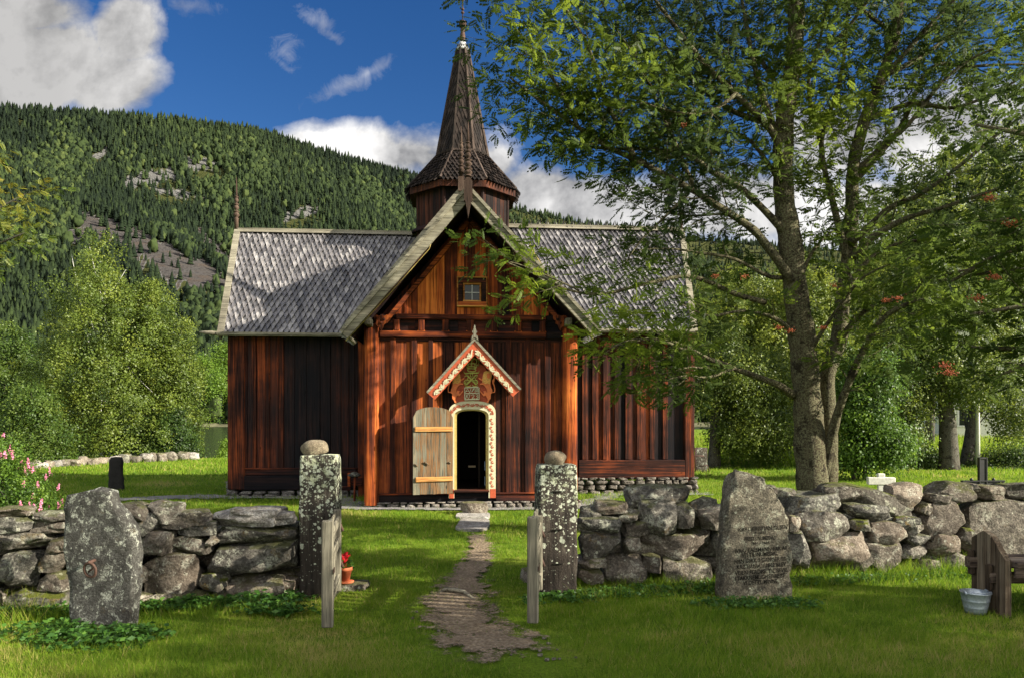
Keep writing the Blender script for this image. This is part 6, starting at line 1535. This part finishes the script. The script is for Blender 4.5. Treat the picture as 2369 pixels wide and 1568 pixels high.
def lob(px_,py_,D,rx,ry,ox,oD,dep=None,dD=0.0):
    """pixel ellipse -> lobe relative to object at (ox,oD)"""
    p=P(px_,py_,D+dD); return (p.x-ox,D+dD-oD,p.z,rx/FPX*D,(dep if dep else rx/FPX*D),ry/FPX*D)
def bgtree(name,lab,px_,D,lobs,ncl,per,leaf,mat,bark,tr,tmean=.45,spread=(.17,.17,.13),droop=.22,group=None,limbs=10,cat='tree'):
    ox=GX(px_,D); gz=float(ground_z(ox,D))
    L_=[lob(a,b,D,c,d,ox,D,None,e) for a,b,c,d,e in lobs]; L_=[(a,b,c-gz,d,min(e,2.6),f) for a,b,c,d,e,f in L_]
    T=[([(GX(x,D)-ox,0,ZY(y,D)-gz) for x,y in pts],r0,r1) for pts,r0,r1 in tr]; T=[([(p[0][0],p[0][1],-.1)]+list(p[1:]),a,b) for p,a,b in T]
    return leafy(name,lab,cat,(ox,D,gz),L_,ncl,per,spread,droop,leaf,mat,bark,T,tmean,group,limbs)
# left side birches
bgtree('birch_tree','tall yellow green birch on the left lawn edge, highest crown before the mountain',240,30,[(240,570,45,38,0),(240,620,75,50,0),(230,690,110,60,0),(250,760,135,75,0),(215,850,145,80,0),(270,930,140,75,0),(180,980,120,60,.5),(300,1010,110,50,-.5),(330,700,60,60,.5)],760,50,.13,M['birch_leaf'],M['birch_bark'],[([(238,1078),(245,900),(243,740),(242,660)],.11,.02)],.50,limbs=16)
bgtree('birch_tree','birch with bare white trunk right of the tall yellow green birch',345,31,[(345,700,50,60,0),(375,780,60,70,0),(395,860,70,70,0),(405,940,65,60,0),(380,1010,75,50,0),(350,900,50,90,.4)],520,46,.13,M['birch_leaf'],M['birch_bark'],[([(343,1076),(350,950),(353,850),(352,760)],.11,.03)],.42,limbs=10)
bgtree('dark_bush','dark round bush between the white birch trunk and the lake',430,30,[(395,1000,50,60,0),(425,1040,40,32,0),(375,1045,50,30,0)],200,45,.12,M['dark_leaf'],M['dark_bark'],[([(420,1070),(425,1010)],.06,.02)],.25,cat='bush')
bgtree('leafy_tree','low rounded green tree behind the pink flowering bush',75,26,[(75,930,60,50,0),(60,990,70,45,0),(110,1010,60,50,0),(60,1050,85,45,0),(120,1050,50,30,0)],330,45,.12,M['dark_leaf'],M['dark_bark'],[([(80,1085),(78,930)],.07,.02)],.6)
bgtree('leafy_tree','dull green tree at the left edge below the mountain scree',10,36,[(20,830,60,80,0),(-30,900,110,90,0),(60,920,70,70,0),(-40,800,90,70,0),(120,880,40,60,0),(20,1010,120,60,0)],520,45,.16,M['dark_leaf'],M['dark_bark'],[([(10,1075),(10,850)],.12,.04)],.55)
bgtree('leafy_tree','dark narrow tree standing between the left edge tree and tall birch',150,38,[(150,800,30,50,0),(150,870,45,55,0),(160,950,55,60,0),(150,1030,60,50,0)],260,45,.15,M['dark_leaf'],M['dark_bark'],[([(150,1070),(150,790)],.1,.03)],.35)
bgtree('lakeside_bush','small bright shrub by the lake beside the left church wall',521,29.5,[(521,1035,9,20,0),(517,1052,11,12,0)],50,40,.08,M['fresh_leaf'],M['dark_bark'],[],.8,(.08,.08,.08),.03,cat='bush')
# shore woods beyond the lake
for i,(x_,y_,D_,rx,ry,lab) in enumerate(((500,915,214,32,62,'pale green shore tree across the lake by the church corner'),(470,870,222,36,55,'bushy tree above the far lake shore'),(517,850,228,30,60,'tall tree behind the far lake shore next to the church'),(440,930,218,40,55,'dull green tree on the far shore behind the birches'))):
    bgtree('shore_tree',lab,x_,D_,[(x_,y_,rx,ry,0),(x_+6,y_+50,rx*1.1,ry*.6,0)],150,30,.75,M['fresh_leaf' if i!=3 else 'dark_leaf'],M['dark_bark'],[([(x_,985),(x_,y_)],.3,.1)],.62,(1.2,1.2,1.0),.5,'trees on the far lake shore',limbs=4)
# right side background
bgtree('leafy_tree','grey green tree with dark trunk standing right beyond the church corner',1652,24,[(1640,900,60,60,0),(1700,860,70,60,0),(1750,930,80,70,0),(1720,990,80,50,0),(1780,870,60,60,0),(1660,800,60,60,0),(1780,1000,70,45,0)],640,46,.11,M['birch_leaf'],M['dark_bark'],[([(1652,1082),(1655,960),(1650,820)],.23,.08)],.50,limbs=14)
bgtree('leafy_tree','tall tree with thick dark trunk left of the pole',2190,23,[(2190,720,110,80,0),(2120,800,100,80,0),(2230,860,110,70,0),(2080,900,90,70,0),(2140,620,90,70,0),(2060,980,80,55,0),(2150,520,80,70,0)],900,46,.11,M['birch_leaf'],M['dark_bark'],[([(2196,1098),(2192,980),(2180,850),(2178,650)],.33,.08)],.42,limbs=16)
bgtree('leafy_tree','leaning dark trunk tree directly right of the thick trunked one',2240,25,[(2270,760,90,80,0),(2300,880,90,60,0),(2310,640,100,90,0),(2350,520,90,90,0),(2340,960,60,50,0)],640,46,.11,M['birch_leaf'],M['dark_bark'],[([(2236,1096),(2246,1000),(2262,880),(2275,720)],.24,.06)],.42,limbs=14)
bgtree('leafy_tree','bushy green tree filling the gap right of the big rowan trunk',2010,19,[(1990,930,60,70,0),(2020,860,60,60,0),(2040,1010,60,50,0),(1980,1030,50,40,0)],380,46,.11,M['fresh_leaf'],M['dark_bark'],[([(2000,1120),(2005,960)],.06,.02),([(1975,1125),(1985,960)],.05,.02)],.3)
bgtree('leafy_tree','pale tree behind the church end and the grey green tree',1700,34,[(1700,700,110,90,0),(1780,780,110,90,0),(1640,760,70,80,0),(1850,700,100,110,0),(1900,850,100,90,0),(1900,980,100,70,0)],720,40,.17,M['birch_leaf'],M['dark_bark'],[([(1720,1050),(1720,750)],.2,.06)],.68)
bgtree('leafy_tree','sunlit tree high behind the right rowan trunk',2150,36,[(2100,520,120,90,0),(2200,420,110,80,0),(2260,560,120,90,0),(2050,640,90,80,0),(2330,480,100,90,0),(2330,340,70,60,0),(2040,800,90,80,0)],760,40,.19,M['birch_leaf'],M['dark_bark'],[([(2150,1045),(2160,600)],.25,.08)],.75)
bgtree('hedge_bush','dark bush hanging low between the lane and the right trees',2110,24,[(2060,1040,70,35,0),(2130,1050,60,30,0),(2340,1060,60,35,0),(2290,1075,40,22,0)],320,44,.10,M['dark_leaf'],M['dark_bark'],[],.45,cat='bush')
leafy('shade_tree','broad leafy tree standing outside the right edge, shading the front lawn','tree',(11.5,2.3,0),[(0,0,4.6,2.2,2.0,1.5),(-1.6,.6,4.0,1.6,1.5,1.1),(1.0,-.8,5.6,2,2,1.3),(-1.2,-1.0,5.2,1.5,1.5,1.0),(-.5,1.8,3.6,1.4,1.2,.9)],280,46,(.28,.28,.2),.15,.13,M['dark_leaf'],M['dark_bark'],[([(0,0,-.1),(0,0,2),(.1,0,5)],.2,.06)],.4)
# shading trees beyond the right edge of the photo (their shadows fall on the lawn in view)
# pink flowering bush
bx=GX(50,8.9)
o=leafy('flowering_bush','pink flowering bush behind the wall at the lower left edge','bush',(bx,8.9,0),[(.0,0,.70,.42,.35,.45),(.28,0,.45,.3,.3,.35),(-.5,.1,.8,.5,.4,.6),(-.20,0,1.15,.25,.22,.30)],420,26,(.05,.05,.06),.02,.042,M['fresh_leaf'],M['dark_bark'],[([(0,0,0),(.0,0,.8)],.02,.01)],.45,limbs=8)
mb=MB(); M['pink']=plain('pink blossom',(.62,.20,.30),.6,.2,lo=.7)
for k in range(46):
    a=rr.uniform(-.75,.50); z=1.50-abs(a+.25)*.95+rr.uniform(-.45,.05); y=rr.uniform(-.40,.1); h=rr.uniform(.05,.10)
    tip=Vector((a+rr.uniform(-.02,.02),y,z+h))
    for j in range(26):
        q=j/26; p=Vector((a,y,z)).lerp(tip,q)+rvec()*.016*(1.2-q); d=rvec()*.009; e_=d.orthogonal().normalized()*.009; mb.add([p+d,p+e_,p-d,p-e_],[(0,1,2,3)])
mb.build('blossom',M['pink'],o)
rng=np.random.default_rng(99)
# ---- grass blades on the near lawn, ground cover along the walls
t=NT('grass blade',.7,.25); a=t.attr(); t.col(t.ramp(a,[(0,(.05,.10,.008)),(.45,(.15,.27,.012)),(.75,(.26,.33,.028)),(1,(.45,.36,.13))]))
tr=t.new('ShaderNodeBsdfTranslucent'); t.l.new(t.mix(1.0,t.ramp(a,[(0,(.09,.18,.01)),(.6,(.24,.34,.02)),(1,(.40,.36,.10))]),(1,1,1),'MULTIPLY'),tr.inputs['Color']); mx_=t.new('ShaderNodeMixShader'); mx_.inputs[0].default_value=.5
t.l.new(t.b.outputs[0],mx_.inputs[1]); t.l.new(tr.outputs[0],mx_.inputs[2]); t.l.new(mx_.outputs[0],t.out.inputs[0]); M['blade']=t.mat
def vnoise(x,y,s,seed):
    r=np.random.default_rng(seed); ph=r.uniform(0,6.28,8); k=r.normal(0,1,(8,2))
    return sum(np.sin((x*k[i,0]+y*k[i,1])*s+ph[i]) for i in range(8))/4
pth=np.array([(p[0],p[1],p[2]) for p in PATH])
def path_dist(x,y):
    best=np.full(x.shape,9.0)
    for i in range(len(pth)-1):
        a,b=pth[i],pth[i+1]; d=b[:2]-a[:2]; q=np.clip(((x-a[0])*d[0]+(y-a[1])*d[1])/(d@d),0,1); hw=a[2]+(b[2]-a[2])*q
        dd=np.hypot(x-(a[0]+d[0]*q),y-(a[1]+d[1]*q))/hw; best=np.minimum(best,dd)
    return best
def to_local(x,y): dx,dy=x-CO.x,y-CO.y; return dx*cT+dy*sT,-dx*sT+dy*cT
def blades(bands):
    X=[];Y=[];Hh=[];W_=[]
    for (d0,d1,dens,h,w_) in bands:
        y=None; half=lambda d:d*.74+np.where(np.asarray(d)<9,2.6,1.2)
        A=(d1-d0)*(half(d0)+half(d1)); n=int(float(A)*dens); y=rng.uniform(d0,d1,n); x=rng.uniform(-1,1,n)*half(y)
        X.append(x);Y.append(y);Hh.append(np.full(n,h));W_.append(np.full(n,w_))
    return map(np.concatenate,(X,Y,Hh,W_))
x,y,h,wd=blades([(3.6,5.6,6000,.045,.0042),(5.6,7.5,4200,.045,.005),(7.5,10,2600,.05,.007),(10,14,1300,.055,.010),(14,20,450,.06,.015),(20,29,120,.08,.03)])
lx,ly=to_local(x,y); keep=~((np.abs(lx)<2.1)&(ly>-.25)&(ly<6))&~((np.abs(lx)<5.2)&(ly>1.85)&(ly<5.3))
gvp=((ly>-.58)&(ly<0)&(lx>-2.4)&(lx<2.5)&(rng.uniform(0,1,len(x))<.8)); keep&=~gvp
pd=path_dist(x,y)+vnoise(x,y,3.0,5)*.35; keep&=(pd>1.05)|(rng.uniform(0,1,len(x))<np.clip((pd-.35)*.6,.03,.5))
# flagstones
keep&=~((np.abs(x-GX(1095,11.3))<.27)&(y>10.6)&(y<12.7))
x,y,h,wd=x[keep],y[keep],h[keep],wd[keep]; n=len(x)
lon=vnoise(x,y,1.2,8); h=h*(1+.4*np.clip(lon,-1,1)+.35*np.clip(vnoise(x,y,9,31),-1,1.5))*rng.uniform(.4,1.45,n)
wallr=(np.abs(y-(6.15+np.clip((x+4.6)/3.0,-.3,1)*.6))<.45)&(x<-1.6)|((np.abs(y-(6.95+(x-.6)/4.6*1.0))<.30)&(x>.6)); h=np.where(wallr,h*rng.uniform(1.2,2.8,n),h)
z=ground_z(x,y)
ang=rng.uniform(0,6.28,n); lean=rng.normal(0,.45,(n,2))*h[:,None]; ca,sa=np.cos(ang)*wd/2,np.sin(ang)*wd/2
V=np.stack([np.stack([x-ca,y-sa,z-.005],-1),np.stack([x+ca,y+sa,z-.005],-1),np.stack([x+lean[:,0],y+lean[:,1],z+h],-1)],1).reshape(-1,3)
dry=np.clip(.5*vnoise(x,y,2.2,3)+.3*vnoise(x,y,6,4),-1,1); tint=np.clip(.40+.32*dry+.16*vnoise(x,y,14,9)+.5*np.clip(vnoise(x,y,1.3,77)-.35,0,.8)+rng.normal(0,.17,n)+(rng.uniform(0,1,n)<.09)*.45,0,1)
tag(link('grass',np_mesh('grass',V,np.arange(n*3).reshape(-1,3),tint=np.repeat(tint,3)),M['blade']),'short green lawn grass with dry patches around the gate','grass',kind='stuff'); print('BLADES',n)
# ---- weeds
M['weed_leaf']=leafmat('weed leaf',(.02,.06,.010),(.05,.13,.018),(.11,.22,.03),.35)
def weeds(name,spots,lab,leaf,mat,n_per,hh,sp):
    pos=[];dr=[]
    for (cx_,cy_,r_,k) in spots:
        for _ in range(int(k)):
            a=rng.uniform(0,6.28); q=r_*math.sqrt(rng.uniform(0,1)); bx_,by_=cx_+q*math.cos(a)*sp[0],cy_+q*math.sin(a)*sp[1]; H_=hh*rng.uniform(.4,1.1)*(1-.4*q/r_)
            for j in range(n_per):
                a2=rng.uniform(0,6.28); pos.append((bx_+rng.normal(0,.02),by_+rng.normal(0,.02),H_*rng.uniform(.3,1))); dr.append((math.cos(a2),math.sin(a2),rng.uniform(-.4,.5)))
    o=place_leaves(name,pos,dr,leaf,mat,None,np.clip(rng.normal(.5,.2,len(pos)),0,1),(0,0,0),WL); tag(o,lab,'weeds',kind='stuff'); return o
WL=[(np.array([[0,0,0],[.35,.22,.06],[.7,.2,.04],[1,0,-.08],[.7,-.2,.04],[.35,-.22,.06]]),None)]
WL=[(np.array([[0,0,0],[.45,.30,.07],[1,0,-.08],[.45,-.30,.07]]),np.array([[0,1,2,3]]))]
sp_=[(GX(230,5.5),5.46,.46,95),(GX(330,5.65),5.55,.28,40),(GX(110,5.7),5.62,.40,60)]
for xx_ in np.arange(-20,690,26): D=lwD(xx_)-.12; sp_.append((GX(xx_,D),D,.17,14))
for xx_ in np.arange(600,690,22): sp_.append((GX(xx_,6.2),6.25,.18,10))
weeds('wall_weeds',sp_,'leafy green weeds at the foot of the left wall and standing stone',.055,M['weed_leaf'],9,.14,(1,.6))
sp_=[]
for xx_ in np.arange(1250,1700,20): D=rwD(xx_)-.22; sp_.append((GX(xx_,D),D,.22,16))
for xx_ in np.arange(1850,2400,26): D=rwD(xx_)-.2; sp_.append((GX(xx_,D),D,.18,12))
for xx_ in np.arange(1640,1860,24): sp_.append((GX(xx_,6.6),6.5,.15,12))
weeds('clover_weeds',sp_,'low clover and weeds at the foot of the right wall and memorial',.040,M['weed_leaf'],9,.10,(1,.8))
# tall sunlit meadow grass beyond the lawn on the right
n=26000; y=rng.uniform(25,48,n); x=GX(rng.uniform(1500,2420,n),y); z=ground_z(x,y); h=rng.uniform(.2,.6,n); ang=rng.uniform(0,6.28,n); w2=.05; ca,sa=np.cos(ang)*w2,np.sin(ang)*w2; ln_=rng.normal(0,.15,(n,2))
V=np.stack([np.stack([x-ca,y-sa,z],-1),np.stack([x+ca,y+sa,z],-1),np.stack([x+ln_[:,0],y+ln_[:,1],z+h],-1)],1).reshape(-1,3)
tag(link('meadow_grass',np_mesh('meadow_grass',V,np.arange(n*3).reshape(-1,3),tint=np.repeat(np.clip(rng.normal(.6,.12,n),0,1),3)),M['blade']),'tall sunlit meadow grass beyond the right lawn','grass',kind='stuff')
